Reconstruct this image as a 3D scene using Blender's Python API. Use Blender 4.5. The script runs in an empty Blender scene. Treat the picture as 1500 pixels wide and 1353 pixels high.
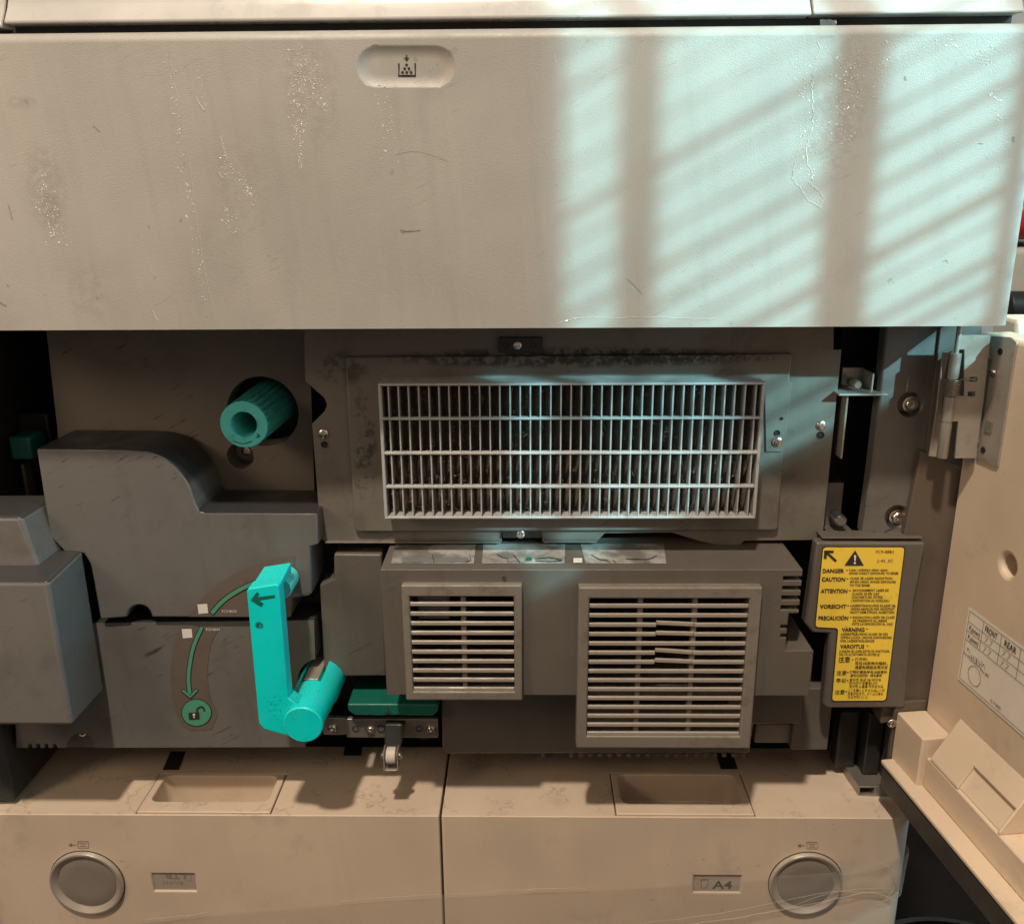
import bpy, bmesh, math, random
from mathutils import Vector, Matrix
random.seed(7)
SC = bpy.context.scene
COL = SC.collection
rad = math.radians

# ------------------------------------------------------------------ camera
FPX, PITCH, YAW, ROLL = 1300.0, 16.5, 1.0, 0.4          # focal length in px of a 1500 px wide frame
CAM = Vector((0.009, -0.524, 0.073))
_p, _y, _r = rad(PITCH), rad(YAW), rad(ROLL)
_fw = Vector((0, math.cos(_p), -math.sin(_p))); _up = Vector((0, math.sin(_p), math.cos(_p))); _rt = Vector((1, 0, 0))
_rt2 = _rt * math.cos(_r) - _up * math.sin(_r); _up2 = _up * math.cos(_r) + _rt * math.sin(_r)
_R = Matrix.Rotation(_y, 3, 'Z')
FW, UP, RT = _R @ _fw, _R @ _up2, _R @ _rt2
cd = bpy.data.cameras.new('camera'); cam = bpy.data.objects.new('camera', cd); COL.objects.link(cam)
cam.matrix_world = Matrix.Translation(CAM) @ Matrix((RT, UP, -FW)).transposed().to_4x4()
cd.sensor_fit = 'HORIZONTAL'; cd.sensor_width = 36; cd.lens = 36 * FPX / 1500
cd.clip_start = 0.01; cd.clip_end = 50
SC.camera = cam

# ------------------------------------------------------------------ world, lights, exposure
w = bpy.data.worlds.new('World'); SC.world = w; w.use_nodes = True
bg = w.node_tree.nodes['Background']; bg.inputs[0].default_value = (1.0, 0.76, 0.64, 1); bg.inputs[1].default_value = 0.255
def lamp(name, kind, loc, energy, col, **kw):
    d = bpy.data.lights.new(name, kind); o = bpy.data.objects.new(name, d); COL.objects.link(o)
    o.location = loc; d.energy = energy; d.color = col
    for k, v in kw.items(): setattr(d, k, v)
    return o
lamp('ceiling_bulb', 'POINT', (-0.28, -1.08, 2.00), 246.0, (1.0, 0.83, 0.65), shadow_soft_size=0.06)
SUN = Vector((-0.80, 1.0, -0.64)).normalized()           # the way the daylight through the blind travels
AIM = Vector((0.16, 0.02, 0.02))
for nm, en, rd in (('daylight_spot', 1750.0, 0.028), ('daylight_sky_spot', 1000.0, 0.085)):   # the sun and the bright sky round it
    so = lamp(nm, 'SPOT', AIM - SUN * 5.5, en, (0.42, 0.92, 1.0), shadow_soft_size=rd, spot_size=rad(9), spot_blend=0.1)
    so.rotation_euler = SUN.to_track_quat('-Z', 'Y').to_euler()
wl = lamp('window_glow', 'AREA', (2.2, -0.30, 0.70), 50.0, (0.38, 0.82, 1.0), shape='RECTANGLE', size=0.8, size_y=0.9)
rl = lamp('room_lamp', 'AREA', (-1.0, -0.7, 0.45), 4.2, (1.0, 0.72, 0.46), shape='DISK', size=0.35)
rl.rotation_euler = (Vector((0.0, 0.05, -0.1)) - rl.location).to_track_quat('-Z', 'Y').to_euler()
wl.rotation_euler = (Vector((0.0, 0.05, -0.15)) - wl.location).to_track_quat('-Z', 'Y').to_euler()
SC.view_settings.view_transform = 'Standard'; SC.view_settings.look = 'None'
SC.view_settings.exposure = -0.16; SC.view_settings.gamma = 1.0; SC.view_settings.use_curve_mapping = False
SC.cycles.max_bounces = 6; SC.cycles.use_denoising = True

# ------------------------------------------------------------------ helpers: pixels of the photograph to points on a plane
def ray(u, v): return FW + UP * (-(v - 676.5) / FPX) + RT * ((u - 750) / FPX)
def P(u, v, Y):
    d = ray(u, v); return CAM + d * ((Y - CAM.y) / d.y)
def PZ(u, v, Z):
    d = ray(u, v); return CAM + d * ((Z - CAM.z) / d.z)
def PPL(u, v, o, n):
    d = ray(u, v); return CAM + d * ((o - CAM).dot(n) / d.dot(n))

# ------------------------------------------------------------------ materials
def N(nt, t, **kw):
    n = nt.nodes.new(t)
    for k, v in kw.items(): setattr(n, k, v)
    return n
MATS = {}
def mat(name, col, rough=0.5, metal=0.0, grime=0.25, gcol=None, gscale=28.0, glo=0.5, ghi=0.72, bump=0.12, bscale=1400.0,
        scratch=0.0, scol=(0.02, 0.017, 0.015), topdust=None, crack=0.0, spec=0.5, mottled=0.08, stains=(), streak=0.0):
    m = bpy.data.materials.new(name); m.use_nodes = True; nt = m.node_tree; L = nt.links.new
    b = nt.nodes['Principled BSDF']; b.inputs['Roughness'].default_value = rough; b.inputs['Metallic'].default_value = metal
    b.inputs['Specular IOR Level'].default_value = spec
    geo = N(nt, 'ShaderNodeNewGeometry'); pos = geo.outputs['Position']
    def mix(fac, a, bb, mode='MIX'):
        x = N(nt, 'ShaderNodeMix', data_type='RGBA', blend_type=mode)
        if isinstance(fac, float): x.inputs[0].default_value = fac
        else: L(fac, x.inputs[0])
        for s, i in ((a, 6), (bb, 7)):
            if isinstance(s, tuple): x.inputs[i].default_value = (*s, 1)
            else: L(s, x.inputs[i])
        return x.outputs[2]
    def noise(scale, detail=5, vec=None, rough_=0.6):
        n = N(nt, 'ShaderNodeTexNoise'); n.inputs['Scale'].default_value = scale; n.inputs['Detail'].default_value = detail
        n.inputs['Roughness'].default_value = rough_; L(vec or pos, n.inputs['Vector']); return n.outputs['Fac']
    def ramp(f, lo, hi, k=1.0):
        r = N(nt, 'ShaderNodeMapRange', interpolation_type='SMOOTHSTEP'); L(f, r.inputs[0])
        r.inputs[1].default_value = lo; r.inputs[2].default_value = hi; r.inputs[3].default_value = 0; r.inputs[4].default_value = k
        return r.outputs[0]
    def mul(a, c):
        x = N(nt, 'ShaderNodeMath', operation='MULTIPLY'); L(a, x.inputs[0])
        if isinstance(c, float): x.inputs[1].default_value = c
        else: L(c, x.inputs[1])
        return x.outputs[0]
    c = mix(ramp(noise(9, 2), 0.3, 0.7), tuple(x * (1 - mottled) for x in col), tuple(min(1, x * (1 + mottled)) for x in col))
    g = gcol or tuple(x * 0.45 for x in col)
    if streak > 0:                                        # run marks wiped down the surface
        mp0 = N(nt, 'ShaderNodeMapping'); L(pos, mp0.inputs['Vector']); mp0.vector_type = 'TEXTURE'; mp0.inputs['Rotation'].default_value = (0, rad(-6), 0); mp0.inputs['Scale'].default_value = (1 / 75, 1 / 75, 1 / 5)
        c = mix(ramp(noise(1.0, 4, mp0.outputs[0]), 0.50, 0.72, streak), c, tuple(x * 0.66 for x in col))
        c = mix(ramp(noise(1.7, 3, mp0.outputs[0]), 0.55, 0.75, streak * 0.7), c, tuple(min(1, x * 1.25) for x in col))
    gm = None
    if grime > 0:
        gm = ramp(noise(gscale, 5, rough_=0.7), glo, ghi, grime); c = mix(gm, c, g)
        sp = mul(ramp(noise(gscale * 11, 2), 0.66, 0.74, 0.55), ramp(noise(14, 1), 0.5, 0.7)); c = mix(sp, c, g)
    if scratch > 0:
        mp = N(nt, 'ShaderNodeMapping'); L(pos, mp.inputs['Vector']); mp.vector_type = 'TEXTURE'; mp.inputs['Rotation'].default_value = (0, rad(-27), 0)
        mp.inputs['Scale'].default_value = (1 / 42, 1 / 60, 1 / 420)
        s = mul(ramp(noise(1.0, 3, mp.outputs[0]), 0.61, 0.69, scratch), ramp(noise(18, 3), 0.5, 0.6)); c = mix(s, c, scol)
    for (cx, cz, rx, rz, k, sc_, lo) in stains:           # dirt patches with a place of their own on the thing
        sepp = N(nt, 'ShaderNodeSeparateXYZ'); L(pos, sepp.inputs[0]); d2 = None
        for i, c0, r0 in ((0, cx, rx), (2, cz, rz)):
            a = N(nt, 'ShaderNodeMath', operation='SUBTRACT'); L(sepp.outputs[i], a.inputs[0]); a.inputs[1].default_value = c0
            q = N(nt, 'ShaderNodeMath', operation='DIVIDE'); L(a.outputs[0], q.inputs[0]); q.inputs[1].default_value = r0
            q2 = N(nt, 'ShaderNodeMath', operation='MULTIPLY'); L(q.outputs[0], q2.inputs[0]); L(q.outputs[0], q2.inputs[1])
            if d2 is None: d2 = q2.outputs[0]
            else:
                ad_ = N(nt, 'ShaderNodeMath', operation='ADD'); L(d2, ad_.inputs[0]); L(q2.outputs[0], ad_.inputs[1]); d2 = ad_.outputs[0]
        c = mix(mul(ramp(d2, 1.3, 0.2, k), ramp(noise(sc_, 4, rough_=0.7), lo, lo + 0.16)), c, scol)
    if crack > 0:
        vo = N(nt, 'ShaderNodeTexVoronoi', feature='DISTANCE_TO_EDGE'); vo.inputs['Scale'].default_value = 34
        off = N(nt, 'ShaderNodeVectorMath', operation='ADD'); L(pos, off.inputs[0])
        nn = N(nt, 'ShaderNodeTexNoise'); nn.inputs['Scale'].default_value = 150; nn.inputs['Detail'].default_value = 4; L(pos, nn.inputs['Vector'])
        sc = N(nt, 'ShaderNodeVectorMath', operation='SCALE'); L(nn.outputs['Color'], sc.inputs[0]); sc.inputs[3].default_value = 0.02
        L(sc.outputs[0], off.inputs[1]); L(off.outputs[0], vo.inputs['Vector'])
        line = ramp(vo.outputs['Distance'], 0.045, 0.0, crack)
        sep = N(nt, 'ShaderNodeSeparateXYZ'); L(geo.outputs['Normal'], sep.inputs[0])
        line = mul(mul(line, ramp(sep.outputs[2], 0.7, 0.9)), ramp(noise(22, 3), 0.46, 0.6)); c = mix(line, c, tuple(x * 0.4 for x in col))
    if topdust:
        sep = N(nt, 'ShaderNodeSeparateXYZ'); L(geo.outputs['Normal'], sep.inputs[0])
        up = ramp(sep.outputs[2], topdust[1], topdust[1] + 0.2)
        c = mix(mul(up, ramp(noise(topdust[2], 6, rough_=0.75), topdust[3], topdust[3] + 0.12)), c, topdust[0])
    L(c, b.inputs['Base Color'])
    rr = N(nt, 'ShaderNodeMapRange'); L(noise(60, 3), rr.inputs[0]); rr.inputs[1].default_value = 0.3; rr.inputs[2].default_value = 0.7
    rr.inputs[3].default_value = max(0.03, rough - 0.1); rr.inputs[4].default_value = min(1, rough + 0.12); L(rr.outputs[0], b.inputs['Roughness'])
    if bump > 0:
        bp = N(nt, 'ShaderNodeBump'); bp.inputs['Strength'].default_value = bump; bp.inputs['Distance'].default_value = 0.0006
        L(noise(bscale, 1), bp.inputs['Height']); L(bp.outputs[0], b.inputs['Normal'])
    MATS[name] = m; return m

BEIGE = (0.56, 0.52, 0.455)
_st = lambda u, v, ru, rv, k, sc, lo: (P(u, v, 0).x, P(u, v, 0).z, ru * 0.0004, rv * 0.0004, k, sc, lo)
M_cover = mat('cover_plastic', (0.385, 0.365, 0.33), 0.46, grime=0.20, gscale=16, glo=0.52, ghi=0.8, scratch=0.22, bump=0.28, bscale=1700, scol=(0.20, 0.17, 0.135), streak=0.15,  # base tone set below the drawers', lighting difference put into the colour
              stains=[_st(66, 280, 34, 70, 0.24, 260, 0.38), _st(74, 306, 16, 26, 0.28, 300, 0.34), _st(455, 130, 44, 80, 0.21, 240, 0.42), _st(350, 270, 50, 70, 0.12, 200, 0.42), _st(1230, 150, 46, 110, 0.22, 260, 0.42), _st(130, 430, 30, 50, 0.19, 120, 0.4), _st(30, 150, 24, 10, 0.25, 200, 0.4)])
M_trim = mat('trim_plastic', (0.50, 0.48, 0.45), 0.3, grime=0.12, bump=0.05)
M_drawer = mat('drawer_plastic', (0.575, 0.475, 0.375), 0.5, streak=0.10, grime=0.30, gscale=22, glo=0.55, ghi=0.75, crack=0.45, bump=0.10)
M_door = mat('door_plastic', (0.66, 0.545, 0.42), 0.5, grime=0.3, gscale=30, glo=0.55, ghi=0.72, bump=0.10, scratch=0.15, scol=(0.15, 0.12, 0.09))
M_pillar = mat('pillar_plastic', (0.11, 0.088, 0.07), 0.5, grime=0.3, bump=0.1)  # tan darkened evenly, the shadow over the pillar is put into its colour
M_grey = mat('interior_grey_plastic', (0.142, 0.137, 0.130), 0.40, streak=0.25, topdust=((0.035, 0.036, 0.038), 0.25, 260, 0.20), grime=0.4, gcol=(0.085, 0.075, 0.066), gscale=20, scratch=0.75, bump=0.14)
M_panel = mat('inner_panel_plastic', (0.17, 0.150, 0.126), 0.5, grime=0.5, gcol=(0.10, 0.085, 0.07), gscale=24, scratch=1.0, bump=0.1)
M_box = mat('side_box_plastic', (0.165, 0.155, 0.146), 0.33, streak=0.25, topdust=((0.045, 0.044, 0.044), 0.35, 300, 0.20), grime=0.5, gcol=(0.11, 0.10, 0.092), gscale=24, scratch=0.4, bump=0.14)
M_mid = mat('middle_box_plastic', (0.118, 0.107, 0.094), 0.42, streak=0.25, grime=0.35, gcol=(0.12, 0.10, 0.085), gscale=22, scratch=0.3, bump=0.1)
M_vent = mat('vent_plastic', (0.20, 0.178, 0.155), 0.42, grime=0.6, gcol=(0.13, 0.105, 0.085), gscale=60, glo=0.5, ghi=0.66, bump=0.1)
M_slat = mat('vent_slat_plastic', (0.27, 0.24, 0.21), 0.42, grime=0.35, gcol=(0.2, 0.16, 0.13), gscale=70, bump=0.08)
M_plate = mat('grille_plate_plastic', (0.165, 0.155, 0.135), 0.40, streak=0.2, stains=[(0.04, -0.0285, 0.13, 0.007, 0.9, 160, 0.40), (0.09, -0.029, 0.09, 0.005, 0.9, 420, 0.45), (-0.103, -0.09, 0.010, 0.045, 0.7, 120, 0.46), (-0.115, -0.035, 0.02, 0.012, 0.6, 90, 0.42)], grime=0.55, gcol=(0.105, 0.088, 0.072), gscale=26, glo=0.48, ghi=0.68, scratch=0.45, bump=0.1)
M_grille = mat('grille_plastic', (0.40, 0.405, 0.40), 0.45, grime=0.55, gscale=80, bump=0.08)
M_filter = mat('filter_foam', (0.19, 0.155, 0.125), 0.9, grime=0.6, gcol=(0.06, 0.046, 0.036), gscale=120, bump=0.9, bscale=700, spec=0.1)
M_lint = mat('lint_fibre', (0.42, 0.40, 0.37), 0.8, grime=0, bump=0)
M_dark = mat('interior_dark', (0.03, 0.028, 0.027), 0.6, grime=0.2, bump=0.05)
M_black = mat('black_plastic', (0.022, 0.021, 0.021), 0.4, grime=0.2, gcol=(0.05, 0.045, 0.04), bump=0.08)
M_holes = mat('hole_dark', (0.012, 0.011, 0.011), 0.8, grime=0, bump=0)
M_ink = mat('printed_ink', (0.03, 0.026, 0.022), 0.6, grime=0, bump=0)
M_engr = mat('engraved_ink', (0.22, 0.19, 0.16), 0.6, grime=0, bump=0)
M_white = mat('white_print', (0.72, 0.70, 0.66), 0.5, grime=0.1, bump=0)
M_steel = mat('zinc_steel', (0.43, 0.40, 0.355), 0.38, metal=0.45, grime=0.4, gcol=(0.22, 0.19, 0.15), gscale=90, bump=0.08, mottled=0.15)
M_screw = mat('screw_steel', (0.70, 0.66, 0.60), 0.24, metal=1.0, grime=0.3, gscale=300, bump=0.03)
M_dsteel = mat('dull_steel', (0.33, 0.31, 0.28), 0.4, metal=0.7, grime=0.5, gscale=60, bump=0.1)
M_ring = mat('ring_silver', (0.52, 0.47, 0.41), 0.34, metal=0.5, grime=0.15, gscale=80, bump=0.02)
M_button = mat('button_grey', (0.215, 0.19, 0.165), 0.4, grime=0.2, bump=0.05)
M_win = mat('paper_window', (0.36, 0.32, 0.27), 0.3, grime=0.2, bump=0.03)
M_teal = mat('lever_turquoise', (0.001, 0.74, 0.74), 0.38, grime=0.15, gcol=(0.01, 0.32, 0.28), gscale=70, bump=0.10, stains=[(-0.160, -0.258, 0.014, 0.012, 0.5, 520, 0.52), (-0.168, -0.196, 0.003, 0.003, 0.9, 500, 0.35)],
             topdust=((0.20, 0.185, 0.15), 0.40, 900, 0.54), mottled=0.03)
M_knob = mat('knob_turquoise', (0.10, 0.64, 0.63), 0.45, grime=0.6, gcol=(0.02, 0.13, 0.12), gscale=110, bump=0.06)
M_green = mat('tray_green', (0.008, 0.13, 0.098), 0.4, grime=0.3, gscale=50, bump=0.06)  # green lowered to hold the shade that falls on the tray top
M_decal = mat('decal_film', (0.135, 0.108, 0.095), 0.4, grime=0.3, bump=0.05)
M_arrow = mat('decal_green', (0.075, 0.30, 0.20), 0.5, grime=0.2, gscale=60, bump=0)
M_yellow = mat('label_yellow', (0.92, 0.68, 0.075), 0.45, grime=0.35, gcol=(0.35, 0.19, 0.03), gscale=50, glo=0.58, ghi=0.72, bump=0.03, mottled=0.03)
M_paper = mat('sticker_white', (0.80, 0.76, 0.70), 0.5, grime=0.08, bump=0.03)
M_pict = mat('sticker_pale', (0.40, 0.395, 0.375), 0.4, grime=0.75, gcol=(0.08, 0.07, 0.055), gscale=28, glo=0.40, ghi=0.62, bump=0.03)  # base tone lowered to carry the plate's shade, blotches are stains
M_pictgrey = mat('sticker_grey', (0.17, 0.175, 0.175), 0.5, grime=0.3, bump=0)
M_pencil = mat('pencil_grey', (0.42, 0.38, 0.34), 0.6, grime=0, bump=0)
M_glue = mat('glue_flake', (0.66, 0.63, 0.57), 0.10, grime=0, bump=0.1, bscale=3000)
M_smut = mat('toner_smudge', (0.27, 0.24, 0.205), 0.5, grime=0.3, bump=0.05)
M_crease = mat('tape_crease', (0.60, 0.52, 0.425), 0.10, grime=0.5, gcol=(0.40, 0.33, 0.26), gscale=200, glo=0.4, ghi=0.6, bump=0)
M_roller = mat('roller_white', (0.62, 0.55, 0.49), 0.5, grime=0.3, gscale=120, bump=0.05)
M_floor = mat('floor_carpet', (0.018, 0.017, 0.017), 0.9, grime=0.3, bump=0.5, spec=0.1)
M_wall = mat('wall_paint', (0.55, 0.52, 0.48), 0.7, grime=0.1, bump=0.1)
M_red = mat('red_plastic', (0.45, 0.02, 0.025), 0.4, grime=0.2)
M_bin = mat('bin_plastic', (0.014, 0.014, 0.014), 0.45, grime=0.2)
M_tan = mat('tan_board', (0.50, 0.41, 0.32), 0.6, grime=0.2)
M_blind = mat('blind_slat_paint', (0.75, 0.75, 0.72), 0.5, grime=0.1)
# clear tape
mt = bpy.data.materials.new('clear_tape'); mt.use_nodes = True; nt = mt.node_tree; nt.nodes.clear()
out = N(nt, 'ShaderNodeOutputMaterial'); mx = N(nt, 'ShaderNodeMixShader'); tr = N(nt, 'ShaderNodeBsdfTransparent'); gl = N(nt, 'ShaderNodeBsdfPrincipled')
tr.inputs[0].default_value = (0.965, 0.955, 0.94, 1); gl.inputs['Base Color'].default_value = (0.8, 0.76, 0.7, 1); gl.inputs['Roughness'].default_value = 0.08
fr = N(nt, 'ShaderNodeLayerWeight'); pw = N(nt, 'ShaderNodeMath', operation='POWER'); pw.inputs[1].default_value = 4.0
ad = N(nt, 'ShaderNodeMath', operation='MULTIPLY_ADD'); ad.inputs[1].default_value = 0.6; ad.inputs[2].default_value = 0.12
nt.links.new(fr.outputs['Facing'], pw.inputs[0]); nt.links.new(pw.outputs[0], ad.inputs[0]); nt.links.new(ad.outputs[0], mx.inputs[0]); nt.links.new(tr.outputs[0], mx.inputs[1])
nt.links.new(gl.outputs[0], mx.inputs[2]); nt.links.new(mx.outputs[0], out.inputs[0]); M_tape = mt

# ------------------------------------------------------------------ mesh builders
class MB:
    def __init__(self): self.v = []; self.f = []
    def add(self, vs, fs):
        o = len(self.v); self.v += [Vector(x) for x in vs]; self.f += [[i + o for i in f] for f in fs]; return self
    def box(self, x0, x1, y0, y1, z0, z1):
        return self.add([(x0, y0, z0), (x1, y0, z0), (x1, y1, z0), (x0, y1, z0), (x0, y0, z1), (x1, y0, z1), (x1, y1, z1), (x0, y1, z1)],
                        [(0, 3, 2, 1), (4, 5, 6, 7), (0, 1, 5, 4), (1, 2, 6, 5), (2, 3, 7, 6), (3, 0, 4, 7)])
    def loft(self, a, b, capa=True, capb=True):
        n = len(a); fs = [(i, (i + 1) % n, n + (i + 1) % n, n + i) for i in range(n)]
        if capa: fs.append(tuple(reversed(range(n))))
        if capb: fs.append(tuple(range(n, 2 * n)))
        return self.add(list(a) + list(b), fs)
    def prism(self, pts, vec):
        vec = Vector(vec); a = [Vector(p) for p in pts]; return self.loft(a, [p + vec for p in a])
    def lathe(self, c, prof, seg=32, axis='Y', cap0=True, cap1=True):
        c = Vector(c); vs = []; n = seg
        for r, y in prof:
            for k in range(n):
                a = 2 * math.pi * k / n
                q = (r * math.cos(a), y, r * math.sin(a)) if axis == 'Y' else ((r * math.cos(a), r * math.sin(a), y) if axis == 'Z' else (y, r * math.cos(a), r * math.sin(a)))
                vs.append(c + Vector(q))
        fs = [(j * n + k, j * n + (k + 1) % n, (j + 1) * n + (k + 1) % n, (j + 1) * n + k) for j in range(len(prof) - 1) for k in range(n)]
        if cap0: fs.append(tuple(reversed(range(n))))
        if cap1: fs.append(tuple((len(prof) - 1) * n + k for k in range(n)))
        return self.add(vs, fs)
    def tube(self, pts, r, seg=6):
        pts = [Vector(p) for p in pts]; rings = []
        for i, p in enumerate(pts):
            t = (pts[min(i + 1, len(pts) - 1)] - pts[max(i - 1, 0)]).normalized()
            a = t.cross(Vector((0, 0, 1))); a = a if a.length > 0.05 else t.cross(Vector((1, 0, 0))); a.normalize(); b = t.cross(a)
            rings.append([p + (a * math.cos(2 * math.pi * k / seg) + b * math.sin(2 * math.pi * k / seg)) * r for k in range(seg)])
        n = seg; vs = [q for g in rings for q in g]
        fs = [(j * n + k, j * n + (k + 1) % n, (j + 1) * n + (k + 1) % n, (j + 1) * n + k) for j in range(len(pts) - 1) for k in range(n)]
        fs += [tuple(reversed(range(n))), tuple((len(pts) - 1) * n + k for k in range(n))]
        return self.add(vs, fs)
    def mesh(self, name):
        me = bpy.data.meshes.new(name); me.from_pydata(self.v, [], self.f)
        bm = bmesh.new(); bm.from_mesh(me); bmesh.ops.recalc_face_normals(bm, faces=bm.faces); bm.to_mesh(me); bm.free(); return me
    def build(self, name, m, parent=None, bevel=0.0, seg=2, smooth=True, loc=None, ang=30, cuts=None):
        me = self.mesh(name)
        if cuts: me = boolean(me, cuts)
        return link(name, me, m, parent, bevel, seg, smooth, loc, ang)

def boolean(me, cuts):
    o = bpy.data.objects.new('tmp', me); COL.objects.link(o); tmp = [o]
    for c in cuts:
        k = bpy.data.objects.new('tmpcut', c.mesh('tmpcut')); COL.objects.link(k); tmp.append(k)
        md = o.modifiers.new('b', 'BOOLEAN'); md.object = k; md.operation = 'DIFFERENCE'; md.solver = 'EXACT'
    bpy.context.view_layer.update()
    dg = bpy.context.evaluated_depsgraph_get(); r = bpy.data.meshes.new_from_object(o.evaluated_get(dg))
    for t in tmp: bpy.data.objects.remove(t)
    return r

BASE = Vector((-0.047, 0.30, -1.0))
root = bpy.data.objects.new('photocopier', None); COL.objects.link(root); root.location = BASE; root.empty_display_size = 0.1
root['label'] = 'beige office photocopier with its front door open, showing grey innards and turquoise lever'; root['category'] = 'photocopier'
def link(name, me, m, parent=None, bevel=0.0, seg=2, smooth=True, loc=None, ang=30, label=None):
    o = bpy.data.objects.new(name, me); COL.objects.link(o)
    if not me.materials: me.materials.append(m)
    if smooth:
        for p in me.polygons: p.use_smooth = True
        me.set_sharp_from_angle(angle=rad(38))
    if loc is not None: o.location = loc
    if parent is not None:
        o.parent = parent
        if parent is root: o.matrix_parent_inverse = Matrix.Translation(-BASE)
    if bevel > 0:
        b = o.modifiers.new('bevel', 'BEVEL'); b.width = bevel; b.segments = seg; b.limit_method = 'ANGLE'; b.angle_limit = rad(ang)
        b.use_clamp_overlap = True
        wn = o.modifiers.new('normals', 'WEIGHTED_NORMAL'); wn.mode = 'FACE_AREA'; wn.weight = 50; wn.keep_sharp = True
    return o
def lab(o, t): o['label'] = t; return o
def tag(o, label, cat, group=None, kind=None):
    o['label'] = label; o['category'] = cat
    if group: o['group'] = group
    if kind: o['kind'] = kind
    return o
def poly(pts, Y): return [P(u, v, Y) for u, v in pts]
def plate(name, pts, Y, depth, m, parent, bevel=0.0012, cuts=None, **kw):
    return MB().prism(poly(pts, Y), (0, depth, 0)).build(name, m, parent, bevel, cuts=cuts, **kw)
def cylcut(c, r, y0, y1, seg=40): return MB().lathe((c[0], 0, c[2]), [(r, y0), (r, y1)], seg)
def pxr(px, u, v, Y):                                     # pixels across to metres at that depth
    return (P(u + px, v, Y) - P(u, v, Y)).length
def arcpts(cx, cy, r, a0, a1, n): return [(cx + r * math.cos(rad(a0 + (a1 - a0) * i / n)), cy - r * math.sin(rad(a0 + (a1 - a0) * i / n))) for i in range(n + 1)]
def smooth_path(pts, n=6):
    out = []
    for i in range(len(pts) - 1):
        p0, p1, p2, p3 = pts[max(i - 1, 0)], pts[i], pts[i + 1], pts[min(i + 2, len(pts) - 1)]
        for k in range(n):
            t = k / n; out.append(tuple(0.5 * (2 * b + (c - a) * t + (2 * a - 5 * b + 4 * c - d) * t * t + (3 * b - a - 3 * c + d) * t ** 3) for a, b, c, d in zip(p0, p1, p2, p3)))
    out.append(tuple(pts[-1])); return out
def ribbon2d(pts, wd):
    l, r = [], []
    for i, p in enumerate(pts):
        a, b = pts[max(i - 1, 0)], pts[min(i + 1, len(pts) - 1)]; dx, dy = b[0] - a[0], b[1] - a[1]; q = math.hypot(dx, dy) or 1
        l.append((p[0] - dy / q * wd / 2, p[1] + dx / q * wd / 2)); r.append((p[0] + dy / q * wd / 2, p[1] - dx / q * wd / 2))
    return l + r[::-1]

# flat print in a frame (origin, ex, ez): text and line work collected into one mesh
class Print:
    def __init__(self, o, ex, ez, lift): self.o, self.ex, self.ez = Vector(o), Vector(ex), Vector(ez); self.n = self.ex.cross(self.ez) * lift; self.mb = MB()
    def pt(self, x, z): return self.o + self.ex * x + self.ez * z + self.n
    def poly(self, pts): self.mb.add([self.pt(*p) for p in pts], [tuple(range(len(pts)))]); return self
    def stroke(self, pts, wd):
        l = ribbon2d(pts, wd); n = len(pts)
        self.mb.add([self.pt(*p) for p in l], [(i, i + 1, 2 * n - 2 - i, 2 * n - 1 - i) for i in range(n - 1)]); return self
    def ring(self, cx, cz, r, wd, seg=32, rz=None):
        rz = rz or r
        vs = [self.pt(cx + (r + s) * math.cos(2 * math.pi * k / seg), cz + (rz + s) * math.sin(2 * math.pi * k / seg)) for s in (-wd / 2, wd / 2) for k in range(seg)]
        self.mb.add(vs, [(k, (k + 1) % seg, seg + (k + 1) % seg, seg + k) for k in range(seg)]); return self
    def disc(self, cx, cz, r, seg=24, rz=None): return self.poly([(cx + r * math.cos(2 * math.pi * k / seg), cz + (rz or r) * math.sin(2 * math.pi * k / seg)) for k in range(seg)])
    def text(self, s, x, z, h, width=None, bold=0.0, rot=0, shear=0.0):
        cu = bpy.data.curves.new('t', 'FONT'); cu.body = s; cu.size = 1.0; cu.resolution_u = 2; cu.offset = bold; cu.shear = shear
        o = bpy.data.objects.new('t', cu); COL.objects.link(o); bpy.context.view_layer.update()
        me = bpy.data.meshes.new_from_object(o.evaluated_get(bpy.context.evaluated_depsgraph_get())); bpy.data.objects.remove(o); bpy.data.curves.remove(cu)
        if not me.vertices: return self
        xs = [v.co.x for v in me.vertices]; x0, x1 = min(xs), max(xs); sz = h / 0.70; sx = (width / (x1 - x0)) if width else sz
        c, sn = math.cos(rad(rot)), math.sin(rad(rot)); vs = []
        for v in me.vertices:
            a, b2 = (v.co.x - x0) * sx, v.co.y * sz; vs.append(self.pt(x + a * c - b2 * sn, z + a * sn + b2 * c))
        self.mb.add(vs, [tuple(p.vertices) for p in me.polygons]); bpy.data.meshes.remove(me); return self
    def build(self, name, m, parent):
        me = bpy.data.meshes.new(name); me.from_pydata(self.mb.v, [], self.mb.f); return link(name, me, m, parent, smooth=False)
class PxPrint(Print):                                     # the same, coordinates given in photograph pixels on the plane y = Y
    def __init__(self, Y, lift=0.0004): self.Y = Y - lift; self.mb = MB()
    def pt(self, u, v): return P(u, v, self.Y)
    def text(self, s, u, v, hpx, wpx=None, bold=0.0, rot=0):
        o = P(u, v, self.Y); k = pxr(1, u, v, self.Y)
        q = Print(o, (1, 0, 0), (0, 0, 1), 0.0); q.text(s, 0, 0, hpx * k * 1.07, wpx * k if wpx else None, bold, rot); self.mb.add(q.mb.v, q.mb.f); return self

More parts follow.
